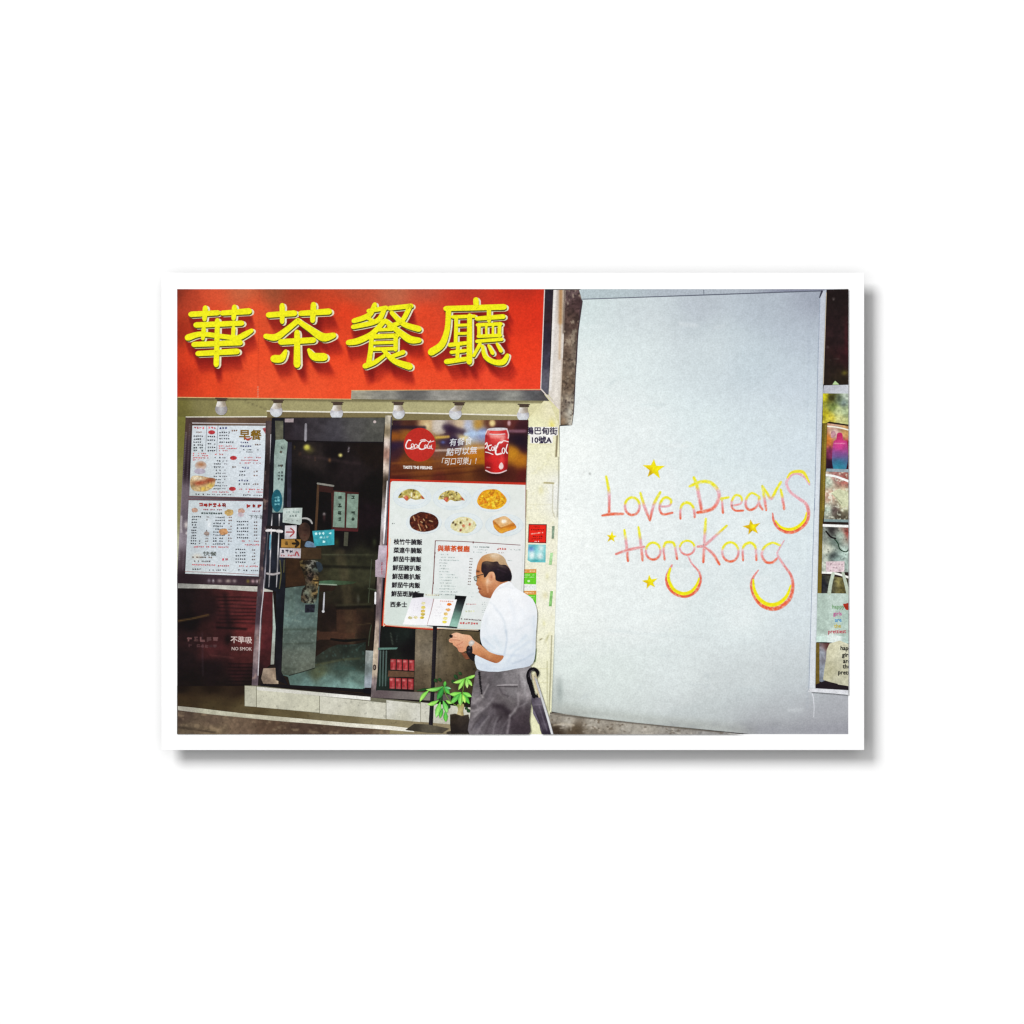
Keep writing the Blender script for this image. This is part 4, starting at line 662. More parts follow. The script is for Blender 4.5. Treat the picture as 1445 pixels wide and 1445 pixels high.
PLN = film('tiled_plinth', q('F', 520, 664, 605, 666, 1325, 742, 1445, 752, 1560, 762, 1900, 800, 2000, 830, 2000, 910, 1445, 880, 1000, 842, 600, 800, 520, 795), '#6c6a58', sp=6, label='plinth of pale stone tiles under the door')
for a, b, c, d, col in ((522, 594, 668, 796, '#a9a794'), (598, 996, 690, 802, '#bcbaa6'), (1000, 1420, 732, 842, '#c2c0b0'), (1424, 1640, 758, 878, '#c9c8bc'), (1643, 2000, 772, 896, '#c4c2b4')):
    sl = .105 if a > 560 else .03; sb = .09 if a > 560 else .07
    p = q('F', a, c, b, c + (b - a) * sl, b, d + (b - a) * sb, a, d); x, y = p.mean(0); tile(p, Ink([(x - 20, y - 6, col), (x + 20, y + 8, col), (x, y + 12, '#aeac9a')], 14).noise(4, .05))
film('door_sill', q('F', 598, 672, 900, 700, 1322, 738, 1322, 760, 900, 722, 598, 694), Ink([(370, 970, '#c4c2b8'), (440, 978, '#c0beb4'), (500, 984, '#e0ded4'), (520, 987, '#f0eee4')], 10), PLN, 2)

# ------------------------------------------------------------------ window under the poster
sw = Ink([(540, 895, '#161a18'), (570, 895, '#1c2420'), (585, 910, '#0e0c0e'), (545, 925, '#161412'), (560, 930, '#20241e'), (540, 960, '#24342c'), (575, 920, '#120e10'), (580, 965, '#1c1010'), (545, 970, '#1c2420')], 8).line(q('G', 150, 640, 165, 720), 1.3, '#5a6458', .6, 1.5).line(q('G', 195, 660, 190, 700), 1, '#4a5450', .6, 1.5).noise(4, .2)
SW = film('side_window', q('G', 92, 600, 322, 612, 318, 1045, 50, 1032), sw, sp=1.9, label='dark side window with red drink cans inside')
wallp = Ink([(592, 895, '#6b6150'), (605, 920, '#7a7060'), (610, 960, '#6a5f4c'), (598, 960, '#5a4e3e'), (640, 900, '#5a4f3c'), (650, 930, '#5c503c'), (660, 900, '#544832'), (670, 940, '#42382a'), (630, 970, '#4a4030'), (600, 975, '#4c4032'), (670, 970, '#3a3222')], 9).line(q('G', 480, 620, 470, 1000), 2, '#3c3224', .35, 1.5).noise(5, .12, 3, 1, 3).noise(2.4, .08, 5)
film('stained_wall_panel', q('G', 320, 610, 760, 634, 745, 1060, 310, 1050), wallp, sp=1.7, mat='rough', label='stained taupe wall panel behind the menu stand')
film('window_rail', q('G', 62, 1030, 420, 1048, 560, 1062, 560, 1105, 412, 1100, 20, 1080), Ink([(535, 980, '#5e5254'), (570, 982, '#6e6664'), (600, 984, '#7c7670'), (630, 986, '#5c5450')], 9), SW, 2)
film('glass_shelf', q('G', 65, 742, 200, 740, 190, 752, 65, 756), '#5a7a70', SW, 2.5)
for i in range(3): strokes('stacked_glass', [(q('G', 82 + 20 * i, 765, 76 + 20 * i, 1000), [2.2, 1.6])], SW, '#4c5c58')
for row, (y0, y1, dx) in enumerate(((818, 892, 0), (945, 1020, -6))):
    for i in range(4):
        x = 150 + 42 * i + dx; c = q('G', x + 17, (y0 + y1) / 2 + i * 2)[0]
        film('drink_can', q('G', x, y0 + 2 * i, x + 36, y0 + 2 + 2 * i, x + 35, y1 + 2 * i, x, y1 - 2 + 2 * i), Ink('#8c2c30').blob(c[0] - 1, c[1] - 5, 2.4, 1.6, '#d89490', .8).blob(c[0] + 1.2, c[1] + 2, 1.3, 5, '#c86a68', .6).blob(c[0], c[1] + 7, 3, 1.6, '#c08c88', .5).noise(2.5, .2, i + row), SW, 1.2)
film('carton_band', q('G', 135, 897, 310, 905, 308, 942, 132, 938), Ink('#5c4434').noise(3, .15), SW, 2)

# ------------------------------------------------------------------ drink poster
SAT[:] = [.95, .03]
db = Ink([(556, 600, '#34202a'), (580, 598, '#4a2a22'), (575, 615, '#8a5420'), (555, 618, '#80481c'), (555, 632, '#2c1c30'), (600, 600, '#b89a70'), (620, 602, '#c8c0b8'), (635, 610, '#3a2434'), (618, 625, '#b08020'), (650, 598, '#c0a888'), (660, 600, '#a8b0c8'), (675, 600, '#b08434'), (690, 598, '#5c3428'), (705, 610, '#3c1c24'), (720, 598, '#5c2c28'), (735, 605, '#3a1c24'), (640, 622, '#2a1c3c'), (665, 612, '#90a8d0'), (680, 610, '#7c90c4'), (655, 617, '#d8c488'), (622, 626, '#2c2040'), (735, 620, '#241624'), (740, 632, '#3c1c24'), (560, 640, '#3c2028'), (610, 634, '#6a3c38'),
          (600, 650, '#7a4418'), (570, 650, '#6c3a18'), (640, 650, '#8a4c14'), (670, 640, '#b06c14'), (680, 648, '#a8680f'), (725, 640, '#b87c1c'), (735, 648, '#a86a18'), (560, 665, '#5a2c18'), (600, 668, '#6c3a1a'), (640, 668, '#5c2e16'), (680, 665, '#4a2414'), (720, 668, '#4c2018'), (738, 672, '#541c1a'), (560, 676, '#4c1c18'), (620, 678, '#5c261a'), (700, 678, '#4c1c18')], 5, 1.8)
db.line(q('S', 500, 195, 620, 185), 3.4, '#d8b04c', .75, .8).line(q('S', 490, 322, 640, 320, 980, 292), 3, '#c8b4a8', .7, .8).fill(q('S', 460, 30, 585, 40, 590, 150, 500, 165, 460, 130), '#b4a898', .5).blob(*q('S', 405, 75)[0], 4.5, 5, '#d0bc90', .85).blob(*q('S', 1055, 50)[0], 4.5, 5, '#e4cc8c', .9, 0, 2).blob(*q('S', 1222, 50)[0], 2.4, 4, '#c8a4a8', .85, 0, 2).line(q('S', 1220, 130, 1380, 130), 4, '#8c6474', .75, .9)
db.line(q('S', 60, 90, 380, 95), 5, '#241828', .8, .8).line(q('S', 60, 175, 180, 190), 7, '#8c5018', .55, .9).line(q('S', 60, 260, 190, 260), 9, '#2c1c38', .7, .8).line(q('S', 500, 240, 760, 250), 8, '#34203c', .6, .8).line(q('S', 1230, 200, 1390, 260), 14, '#221424', .7, .8).line(q('S', 590, 90, 760, 140), 9, '#2c1c34', .75, .8).line(q('S', 790, 160, 990, 148), 5, '#a8c0e0', .7, .8).blob(*q('S', 565, 240)[0], 3, 2, '#5c6ca8', .8)
for y0, y1, c in ((560, 470, '#7c4824'), (600, 520, '#3c1a12'), (450, 400, '#8c5420'), (530, 470, '#4a2412')): db.line(q('S', 60, y0, 600, (y0 + y1) / 2, 960, y1), 2.4, c, .45, 1.3)
db.blob(*q('S', 1080, 560)[0], 14, 4, '#2c100e', .75)
DP = film('drink_poster', q('S', 62, 22, 1412, 18, 1390, 645, 38, 612), db, sp=1.4, label='soft drink poster with a red disc and a red can on a bar top')
film('poster_rule', q('S', 40, 608, 1390, 640, 1390, 654, 40, 622), '#a82a1c', DP, 5)
film('red_disc', ell(*q('S', 334, 265)[0], 22.6, 23.8, 36), Ink('#b02c24').blob(*q('S', 330, 330)[0], 20, 14, '#b83028', .6), DP, 3)
def script(r, parent, seq, col, name='script_letter'):
    for s_ in seq:
        strokes(name, [((ell(*q(r, *s_[1][:2])[0], k(r, s_[1][2]), k(r, s_[1][3]), 10) if s_[0] == 'o' else q(r, *s_[1])), k(r, s_[2]), s_[0] == 'o')], parent, col)
script('S', DP, [('l', (243, 222, 218, 222, 196, 268, 204, 300, 238, 300, 258, 282), 11), ('o', (262, 274, 13, 18), 6), ('l', (306, 262, 288, 262, 280, 285, 292, 300, 310, 290), 6.5), ('o', (314, 284, 8, 13), 6), ('l', (330, 262, 327, 294, 340, 302), 6),
                 ('l', (386, 228, 352, 232, 326, 275, 334, 306, 370, 308, 392, 288), 11), ('o', (392, 284, 11, 17), 6), ('l', (442, 222, 416, 262, 412, 296, 426, 302), 6.5), ('o', (436, 290, 8, 13), 6), ('l', (453, 268, 449, 298, 464, 308), 6), ('l', (340, 222, 380, 212, 425, 238, 475, 228), 6), ('l', (210, 302, 260, 308, 305, 296), 6), ('l', (305, 280, 326, 276), 6)], '#f0e4e0')
text('poster_lettering', 'TASTE THE FEELING', *q('S', 168, 502)[0], 5.6, '#eee4dc', DP, 1.2, 0, .03, .82)
text('poster_handwriting', '有餐食', *q('S', 622, 275)[0], 11.6, '#dfe2ea', DP, -5, .25, .0, .95)
text('poster_handwriting', '點可以無', *q('S', 592, 372)[0], 11.6, '#dcdce2', DP, -4.5, .25, .0, .95)
text('poster_handwriting', '「可口可樂」!', *q('S', 510, 465)[0], 11.2, '#e4dcd4', DP, -2, .2, .0, .78)
cb = Ink([(686, 614, '#8c2028'), (693, 612, '#d8403c'), (702, 614, '#e05850'), (712, 612, '#b82c30'), (688, 640, '#8c1c20'), (696, 645, '#cc2828'), (706, 650, '#d83030'), (714, 640, '#901c20'), (688, 660, '#7c1418'), (700, 662, '#cc2424'), (713, 658, '#8c181c')], 4)
cb.line(q('S', 1050, 175, 1165, 185, 1155, 215), 6, '#f0a8a0', .7, .9).line(q('S', 1020, 130, 1010, 160), 3, '#e8a8a0', .6).line(q('S', 1150, 350, 1155, 500), 5, '#e84a44', .5, 1)
CAN = film('red_can', q('S', 1012, 112, 1100, 122, 1195, 108, 1220, 165, 1217, 330, 1205, 505, 1182, 535, 1100, 548, 1015, 535, 980, 505, 976, 330, 985, 165), cb, DP, 1.3)
film('can_lid', catmull(q('S', 1008, 110, 1040, 100, 1120, 96, 1195, 100, 1200, 116, 1110, 126, 1020, 122), 3, True), Ink('#c8c4c8').noise(3, .12), DP, 1.5)
for p, w_ in (((1200, 112, 1216, 160, 1214, 200), 1.6), ((990, 520, 1050, 545, 1130, 545, 1195, 520), 1.6), ((1006, 118, 988, 160), 1.3), ((1030, 158, 1090, 164, 1180, 158), 1.3)): strokes('can_rim', [(q('S', *p), w_)], DP, '#d8b8b8')
script('S', DP, [('l', (985, 262, 1000, 245, 1004, 280, 988, 300), 10), ('l', (1045, 268, 1020, 278, 1016, 310, 1040, 322), 10), ('o', (1060, 304, 12, 18), 8), ('l', (1084, 272, 1078, 318, 1096, 326), 8), ('l', (1150, 240, 1120, 248, 1090, 312, 1096, 360, 1145, 352), 15), ('o', (1166, 325, 13, 28), 8), ('l', (1205, 262, 1190, 320, 1204, 350), 10), ('l', (1140, 250, 1170, 226, 1214, 236), 8), ('l', (988, 338, 1020, 345, 1062, 362), 8), ('l', (1090, 290, 1110, 286), 8)], '#f4e8e6')
film('can_badge', catmull(q('S', 1145, 440, 1165, 470, 1160, 500, 1135, 510, 1120, 480), 3, True), '#e8c4c0', DP, 1.5); strokes('can_small_print', [(q('S', 1000, 490, 1030, 492), 1.5)], DP, '#c08080')

# ------------------------------------------------------------------ food poster
FP = film('food_poster', np.vstack((q('T', 40, 5, 1388, 50), [(741, 760), (737, 884), (640, 884)], q('G', 440, 622, 240, 605, 90, 592), [(545, 800), (549, 700)])), '#b8341f', sp=9, label='pale food poster with a red border, six dishes and a dish list')
fb = Ink([(560, 690, '#d4dcd6'), (640, 690, '#d2dad6'), (735, 692, '#d6dcd6'), (560, 750, '#d6ddd8'), (640, 750, '#d8deda'), (735, 750, '#dadeda'), (555, 820, '#ced8d2'), (610, 820, '#d2dad6'), (560, 870, '#c6d2ca'), (640, 870, '#c8d2cc'), (700, 820, '#dadedd'), (735, 830, '#d9dbd9')], 18).noise(8, .012)
panel = np.vstack((q('T', 62, 28, 300, 33, 1385, 66), [(741, 760), (737, 884)], q('G', 745, 618, 440, 606, 240, 594, 118, 584, 106, 574, 118, 300, 132, 180), q('T', 38, 140, 46, 40)))
film('poster_panel', panel, fb, FP, 3.0, 'clean')
strokes('panel_edge', [(np.vstack((q('G', 150, 0, 128, 200, 104, 565, 122, 586, 240, 597, 440, 609, 745, 622),)), .9)], FP, '#e8c8a8')
def plate(x, y, rx, ry, heap, ink, seed, extra=()):
    cx, cy = q('T', x, y)[0]; rx, ry = k('T', rx), k('T', ry)
    pi_ = Ink([(cx, cy, '#dfe5e4'), (cx - rx, cy, '#d0dadc'), (cx + rx, cy, '#d0dadc'), (cx, cy + ry, '#ccd7da'), (cx, cy - ry, '#d0dadc')], 7)
    film('plate', ell(cx, cy, rx, ry, 36), pi_, FP, 2.2, 'clean'); strokes('plate_rim', [(ell(cx, cy + .5, rx * .76, ry * .70, 16), .6, True)], FP, '#c0ced8'); strokes('plate_rim', [(ell(cx, cy, rx * .98, ry * .98, 16), .5, True)], FP, '#c2ced6')
    film('dish', catmull(q('T', *heap), 3, True), ink, FP, .85)
rs = np.random.RandomState(5)
def heapink(base, cols, box_, n, r0, r1, seed):
    r_ = np.random.RandomState(seed); i_ = Ink(base); a = q('T', *box_)
    for j in range(n):
        x, y = a[0] + (a[1] - a[0]) * r_.rand(2); i_.blob(x, y, r0 + (r1 - r0) * r_.rand(), (r0 + (r1 - r0) * r_.rand()) * .55, cols[r_.randint(len(cols))], .9, r_.rand() * 180, 1.6)
    return i_.noise(1.6, .12, seed)
salad = ['#d8c070', '#8c8034', '#e8dcac', '#4c3c20', '#a8a050', '#f0e8c8', '#7c5c2c', '#c8b848', '#2c2814', '#e4c878']
for dx, dy in ((0, 0), (398, 14)):
    si = heapink('#a89858', salad, (110 + dx, 95 + dy, 380 + dx, 225 + dy), 110, 1.0, 2.6, 3 + dx)
    c1, c2 = q('T', 198 + dx, 198 + dy)[0], q('T', 358 + dx, 190 + dy)[0]; si.blob(*c1, 3.4, 3.8, '#c04c3c', .95, 0, 2).blob(c1[0] - .5, c1[1] - 1, 1.2, 1.2, '#e0a090', .8).blob(*c2, 1.5, 5, '#a84030', .9, -35, 2).blob(*q('T', 330 + dx, 165 + dy)[0], 3.5, 3, '#e4d880', .8)
    plate(258 + dx, 185 + dy, 192, 118, (118 + dx, 195 + dy, 150 + dx, 140 + dy, 225 + dx, 105 + dy, 310 + dx, 120 + dy, 350 + dx, 165 + dy, 385 + dx, 205 + dy, 350 + dx, 205 + dy, 290 + dx, 215 + dy, 240 + dx, 200 + dy, 205 + dx, 225 + dy, 170 + dx, 195 + dy), si, 1)
pn = heapink('#d89a1c', ['#f0c020', '#e8a818', '#f4d840', '#c87818', '#e08820', '#a85c14', '#f0b430', '#d86c1c'], (905, 105, 1200, 305), 120, .9, 2.8, 8)
r_ = np.random.RandomState(3)
for j in range(46):
    x, y = q('T', 910 + 280 * r_.rand(), 120 + 180 * r_.rand())[0]; a = r_.rand() * 3.1; pn.line([(x, y), (x + 4 * math.cos(a), y + 2.4 * math.sin(a)), (x + 6 * math.cos(a + .6), y + 4 * math.sin(a + .6))], .8, ['#f8d848', '#b4641a', '#f0a428', '#8c4a14'][j % 4], .8, .6)
plate(1045, 205, 190, 128, (905, 240, 915, 185, 965, 125, 1045, 108, 1110, 115, 1165, 160, 1200, 215, 1170, 270, 1110, 305, 1030, 308, 950, 290), pn, 2)
bb = heapink('#4c2218', ['#3a1812', '#6c3420', '#8c5438', '#2a100e', '#5c2a1c', '#7a4028', '#34140f'], (235, 335, 520, 530), 110, .9, 2.8, 12)
for p in ((270, 380, 285, 420), (320, 455, 345, 520), (345, 430, 360, 440), (395, 470, 405, 490), (430, 420, 460, 430), (370, 405, 380, 420)): bb.line(q('T', *p), 1.2, '#d8b484', .85, .7)
plate(375, 440, 178, 112, (232, 430, 245, 380, 300, 350, 350, 333, 440, 350, 500, 385, 522, 440, 500, 495, 430, 525, 350, 532, 270, 505, 240, 470), bb, 3)
rc = heapink('#d4cc9c', ['#dcd4ac', '#c8bc80', '#e4dfc0', '#d0c890', '#b8ac70'], (640, 385, 890, 540), 70, 1, 2.6, 14)
for x, y, c in ((665, 440, '#3c2c1c'), (690, 460, '#4a3420'), (740, 440, '#4c3a20'), (765, 470, '#9c4c34'), (830, 458, '#b04834'), (740, 515, '#7c3428'), (805, 410, '#a88450'), (775, 475, '#c87c5c')): rc.blob(*q('T', x, y)[0], 1.6, 2.0, c, .95, 20, 1.8)
plate(770, 455, 190, 115, (640, 470, 665, 425, 735, 385, 820, 390, 880, 430, 892, 480, 850, 530, 780, 546, 700, 530, 650, 500), rc, 4)
film('pea', ell(*q('T', 892, 465)[0], 1.1, 1.1, 8), '#8c9470', FP, 1)
ti = Ink([(698, 735, '#c8823c'), (712, 733, '#dcb488'), (724, 738, '#c07830'), (708, 748, '#d08c28'), (722, 746, '#c8741c'), (702, 745, '#c47c24')], 3)
ti.fill(q('T', 1065, 410, 1180, 378, 1265, 440, 1140, 490), '#d6a878', .8).blob(*q('T', 1170, 428)[0], 3.6, 2.8, '#f0e8d4', .95, 0, 2).line(q('T', 1065, 430, 1140, 495, 1285, 460), 1.6, '#9c5c20', .7).line(q('T', 1075, 470, 1140, 535, 1285, 490), 2, '#e0a038', .6).noise(2, .08)
plate(1175, 465, 190, 112, (1062, 420, 1110, 395, 1185, 376, 1255, 430, 1290, 470, 1285, 500, 1200, 530, 1140, 548, 1080, 500, 1065, 460), ti, 5)
marks('poster_small_print', [L_('T', 55, 449, 120, 14, '#4c5654', .3)], FP, 2)
for i, (s_, x, y) in enumerate((('枝竹牛腩飯', 150, 168), ('菜遠牛腩飯', 146, 284), ('鮮茄牛腩飯', 140, 404), ('鮮茄豬扒飯', 134, 522), ('鮮茄雞扒飯', 128, 640), ('鮮茄牛肉飯', 122, 756), ('鮮茄斑腩飯', 115, 875), ('西多士', 100, 1020))):
    text('dish_name', s_, *q('U', x, y)[0], 8.4, '#2a262c', FP, 1.0, 0, .032, .96)
# price list inset
film('price_list', np.vstack((q('U', 725, 128, 1445, 160), [(738, 768), (734, 878)], q('U', 1100, 1190, 1000, 860, 690, 840))), Ink([(620, 770, '#d8dedc'), (660, 800, '#dce0e0'), (730, 800, '#dcdedd'), (640, 830, '#d4dcd8'), (720, 870, '#d6dad8')], 16), FP, 4, 'clean')
strokes('list_border', [(q('U', 718, 125, 1080, 135, 1445, 158, 1870, 185), 1.0), (q('U', 716, 125, 705, 350, 690, 640, 672, 860), 1.2)], FP, '#7c5050')
for p in ((706, 345), (712, 290), (688, 700), (1230, 148)): film('border_knot', ell(*q('U', *p)[0], .9, 1.8, 8), '#6c3434', FP, 1)
text('list_heading', '與華茶餐廳', *q('U', 745, 262)[0], 9.2, '#c4501a', FP, 1.2, 0, .035, .99)
ln = [L_('U', 770, 310 + 39 * i, x, 20, '#9aa6a4', .15, .02) for i, x in enumerate((895, 980, 1040, 890, 865, 920, 910, 980, 1020, 945, 940, 1015, 980, 1020, 1000))] + [L_('U', 1180 - 3 * i, 368 + 39 * i, 1225 - 3 * i, 22, '#6a5a52', 0, .02) for i in range(10)]
ln += [L_('U', 1230, 208, 1440, 22, '#8a9694', .2, .03), L_('U', 1230, 245, 1430, 20, '#9aa6a4', .3, .03), L_('U', 1230, 280, 1420, 20, '#9aa6a4', .3, .03)]
ln += [L_('K', 700, 38, 885, 32, '#b84c3c', .25, .02), L_('K', 900, 50, 1035, 22, '#8c9492', .25, .03), L_('K', 440, 15, 640, 22, '#8c9694', .25, .02), L_('K', 700, 88, 820, 18, '#a08c84', .3), L_('K', 860, 188, 930, 14, '#9aa4a2', .3)]
ln += [L_('K', 340, 745, 470, 22, '#b48c8c', .2), L_('K', 350, 600, 500, 20, '#a4b0ae', .2), L_('K', 400, 650, 480, 18, '#a4b0ae', .3), L_('K', 330, 835, 450, 26, '#b4b88c', .3)] + [L_('K', 540, 720 + 26 * i, 610 - 6 * i, 14, '#a8b2b0', .2) for i in range(7)]
ln += [L_('U', 1060, 1185, 1340, 22, '#5a4448', .05, .08), L_('U', 1045, 1240, 1300, 34, '#b83c3c', .1, .05)]
marks('list_print', ln, FP, 31)

# ------------------------------------------------------------------ menu stand
MS = film('menu_stand', np.vstack((q('G', 398, 582, 605, 600, 602, 610, 466, 600, 462, 700, 450, 1000, 436, 1282, 408, 1278, 425, 1000, 436, 700, 438, 598, 396, 592),)), Ink('#1c181e').line(q('G', 446, 620, 420, 1270), 1.2, '#3a343c', .6), sp=2.0, label='black floor stand holding an open menu')
film('stand_base', q('G', 250, 1300, 310, 1258, 400, 1262, 548, 1290, 500, 1322, 400, 1318), Ink([(580, 1028, '#38342c'), (610, 1028, '#5c5648'), (625, 1030, '#4a443a')], 9).noise(4, .12), MS, 2)
film('stand_back', q('U', 985, 868, 1142, 878, 1085, 1060, 1012, 1300, 905, 1285, 960, 1100), Ink([(650, 842, '#121014'), (656, 850, '#1e1e22'), (650, 858, '#3a4444'), (646, 868, '#64867a'), (642, 880, '#8cb4a4')], 5), MS, 1.6)
film('stand_clip', q('U', 425, 830, 562, 840, 555, 890, 400, 905), Ink('#1c1a20'), MS, 3)
film('stand_lip', q('U', 985, 868, 1142, 880, 1130, 915, 985, 912), '#100e12', MS, 3)
marks('clip_print', [L_('U', 575, 862, 770, 26, '#b8b090', .3, .01)], MS, 6)
PA = film('menu_page', q('U', 400, 905, 560, 890, 690, 915, 655, 1090, 600, 1276, 275, 1265, 345, 1060), Ink([(590, 850, '#e6e2ec'), (605, 870, '#f2f2f6'), (575, 878, '#fafafa'), (600, 845, '#d8d4e0')], 8), MS, 2.4, 'clean')
PB_ = film('menu_page', q('U', 695, 915, 1010, 925, 960, 1100, 905, 1285, 604, 1276, 655, 1090), Ink([(620, 850, '#f0eef2'), (640, 850, '#f8f6f8'), (615, 878, '#f6f6f8')], 8), MS, 2.4, 'clean')
strokes('page_gutter', [(q('U', 695, 918, 655, 1090, 602, 1276), [1.4, 1.0, .6])], MS, '#a88c8c')
for x, y, c in ((555, 975, '#d8d0a0'), (555, 1030, '#d0bc60'), (550, 1080, '#d4b45c'), (545, 1125, '#c8b050'), (535, 1170, '#c4ac3c'), (375, 1172, '#c0b888'), (450, 1168, '#d0c494'), (905, 990, '#d8701c'), (890, 1065, '#d89c5c'), (860, 1120, '#dcb46c'), (850, 1180, '#e4d488'), (840, 1228, '#e0cc50')):
    film('page_dish', ell(*q('U', x, y)[0], 3.2, 2.2, 14, wob=.2, seed=x + y), Ink(c).noise(1.8, .22, x), MS, 1)
marks('page_print', [L_('U', 750, 945, 965, 26, '#e0a898', .1, .03)] + [L_('U', 730 - 8 * i, 985 + 40 * i, 830 - 10 * i, 12, '#d0ccd4', .4) for i in range(6)] + [L_('U', 420 - 8 * i, 960 + 36 * i, 500 - 10 * i, 12, '#d0ccd8', .4) for i in range(6)], MS, 7)

# ------------------------------------------------------------------ potted plant
PT = film('potted_plant', catmull(q('L', 430, 615, 490, 615, 482, 680, 486, 725, 425, 722, 436, 670), 3, True), Ink([(647, 995, '#7c8444'), (650, 1000, '#b4a878'), (648, 1008, '#c4b488'), (653, 1006, '#8c7c54')], 3).noise(2.5, .12), sp=1.2, label='small money tree with fresh green leaves in a dark pot')
film('pot_shadow', catmull(q('L', 340, 868, 420, 860, 560, 862, 560, 895, 345, 895), 2, True), '#3a342c', PT, 2)
film('pot', q('L', 362, 710, 410, 702, 470, 722, 532, 708, 542, 760, 540, 882, 370, 884, 362, 800), Ink([(640, 1012, '#30281e'), (650, 1015, '#3a322c'), (640, 1030, '#241e1c'), (658, 1030, '#2c2624')], 6).line(q('L', 370, 712, 410, 704, 470, 724, 530, 710), 1.5, '#5c5040', .7).noise(3, .15), PT, 1.6)
def leaf(x0, y0, x1, y1, wd, c0, c1, bend=.0):
    a, b = q('L', x0, y0, x1, y1); d = b - a; n_ = np.array([-d[1], d[0]]); m = (a + b) / 2 + n_ * bend; wd = k('L', wd)
    V, F, t_, side = ribbon_geo([a, a + (m - a) * .7 + d * .05, m + (b - m) * .45, b], [wd * .25, wd, wd * .85, .25], 4)
    c = H(c0) + t_[:, None] * (H(c1) - H(c0)); c = np.where((side == 0)[:, None], np.clip(c * 1.22, 0, 1), c); c = np.where((side == 1)[:, None], c * .8, c)
    link('leaf', V, t_ * 4e-7, F, c, PT)
DKG, MIDG, LTG, PALE = '#2c4c28', '#3c8a3c', '#62b440', '#a8dc6c'
for a in ((430, 380, 400, 340, 34), (470, 340, 440, 320, 30), (240, 410, 215, 380, 34), (280, 400, 250, 375, 30), (400, 420, 380, 390, 34), (520, 660, 545, 690, 34), (505, 640, 520, 665, 30), (180, 470, 50, 490, 22), (350, 610, 340, 660, 40), (290, 540, 260, 600, 30)): leaf(*a, '#1e3820', DKG)
for a in ((295, 452, 140, 478, 34, MIDG, PALE, -.12), (160, 492, 82, 592, 36, LTG, PALE, .1), (302, 458, 242, 572, 48, '#2c7c38', MIDG), (310, 458, 358, 522, 36, '#348c44', LTG), (305, 455, 372, 472, 22, MIDG, '#8cc8a0'), (312, 452, 318, 402, 28, MIDG, LTG), (252, 582, 150, 618, 36, LTG, PALE, -.1), (270, 600, 232, 738, 48, LTG, '#98d880'), (300, 588, 338, 696, 44, '#4ca444', '#8cd070'), (290, 655, 266, 745, 32, MIDG, LTG), (318, 685, 322, 778, 40, '#4a9c44', LTG), (325, 580, 372, 610, 26, LTG, PALE),
          (502, 376, 392, 415, 30, LTG, PALE, -.1), (502, 374, 602, 342, 28, LTG, PALE, .1), (492, 384, 440, 482, 32, LTG, PALE), (512, 380, 522, 466, 30, LTG, '#c4ec88'), (520, 378, 566, 446, 30, LTG, PALE), (462, 508, 358, 520, 40, LTG, '#90d460', -.1), (455, 518, 366, 612, 42, MIDG, '#7cc858'), (462, 520, 456, 628, 44, '#4cac3c', '#9cdc70'), (482, 508, 562, 546, 38, LTG, '#8cd468'), (482, 520, 542, 612, 36, MIDG, LTG), (474, 520, 502, 604, 32, '#8ccc48', PALE)): leaf(*a)
strokes('stem', [(q('L', 300, 460, 330, 540, 380, 600, 440, 640), .9), (q('L', 500, 378, 480, 500, 462, 620), 1.0)], PT, '#6c8c3c')

# ------------------------------------------------------------------ shop window at the right edge
SAT[:] = [.9, .10]
SH = film('shop_window', np.vstack((q('M', 163, 40), [(1197, 408), (1197, 973)], q('N', 95, 1262, 105, 660, 118, 60), q('M', 140, 700, 152, 400))), Ink([(1180, 420, '#221818'), (1185, 480, '#2a1c1e'), (1192, 500, '#34181c'), (1170, 520, '#281e1a'), (1185, 535, '#2c2418')], 12).blob(1176, 422, 1.2, 1.6, '#8c8480', .7).blob(1168, 490, 1.5, 1.5, '#6c6460', .7).line([(1170, 508), (1184, 506)], 1, '#4c4440', .5).blob(1192, 526, 4, 3, '#7c7424', .7).blob(1194, 480, 2.5, 30, '#4c1c24', .6).noise(5, .2), sp=2, label='lit shop window stacked with bags and bottles')
strokes('window_edge_line', [(np.vstack((q('M', 162, 60, 150, 420, 143, 640),)), .9)], SH, '#b8a890')
film('upper_goods', q('M', 140, 700, 308, 700, 308, 900, 180, 880, 138, 900), Ink([(1164, 560, '#c0b818'), (1165, 585, '#a89c18'), (1172, 562, '#3c3a1c'), (1176, 575, '#6c7c3c'), (1185, 565, '#4c5844'), (1190, 568, '#7c8c88'), (1182, 580, '#b4c088'), (1192, 580, '#98a880'), (1172, 590, '#c8b438'), (1185, 592, '#b8b878'), (1194, 560, '#b0beac')], 3).noise(4, .3, 4), SH, 1.3)
film('shelf', q('M', 146, 650, 308, 646, 308, 702, 140, 700), Ink([(1165, 550, '#a8aab4'), (1190, 550, '#bcc0c8')], 9), SH, 2.5); film('shelf_peak', q('M', 200, 645, 218, 620, 245, 645), '#a8c48c', SH, 2)
film('goods', q('M', 165, 890, 308, 910, 308, 1185, 160, 1180), Ink([(1168, 620, '#c87428'), (1172, 640, '#7c2c54'), (1170, 655, '#2c1428'), (1178, 612, '#c8a8a0'), (1194, 610, '#b88c54'), (1195, 630, '#8c1c34'), (1196, 655, '#3c0c1c')], 4).noise(4, .25), SH, 1.5)
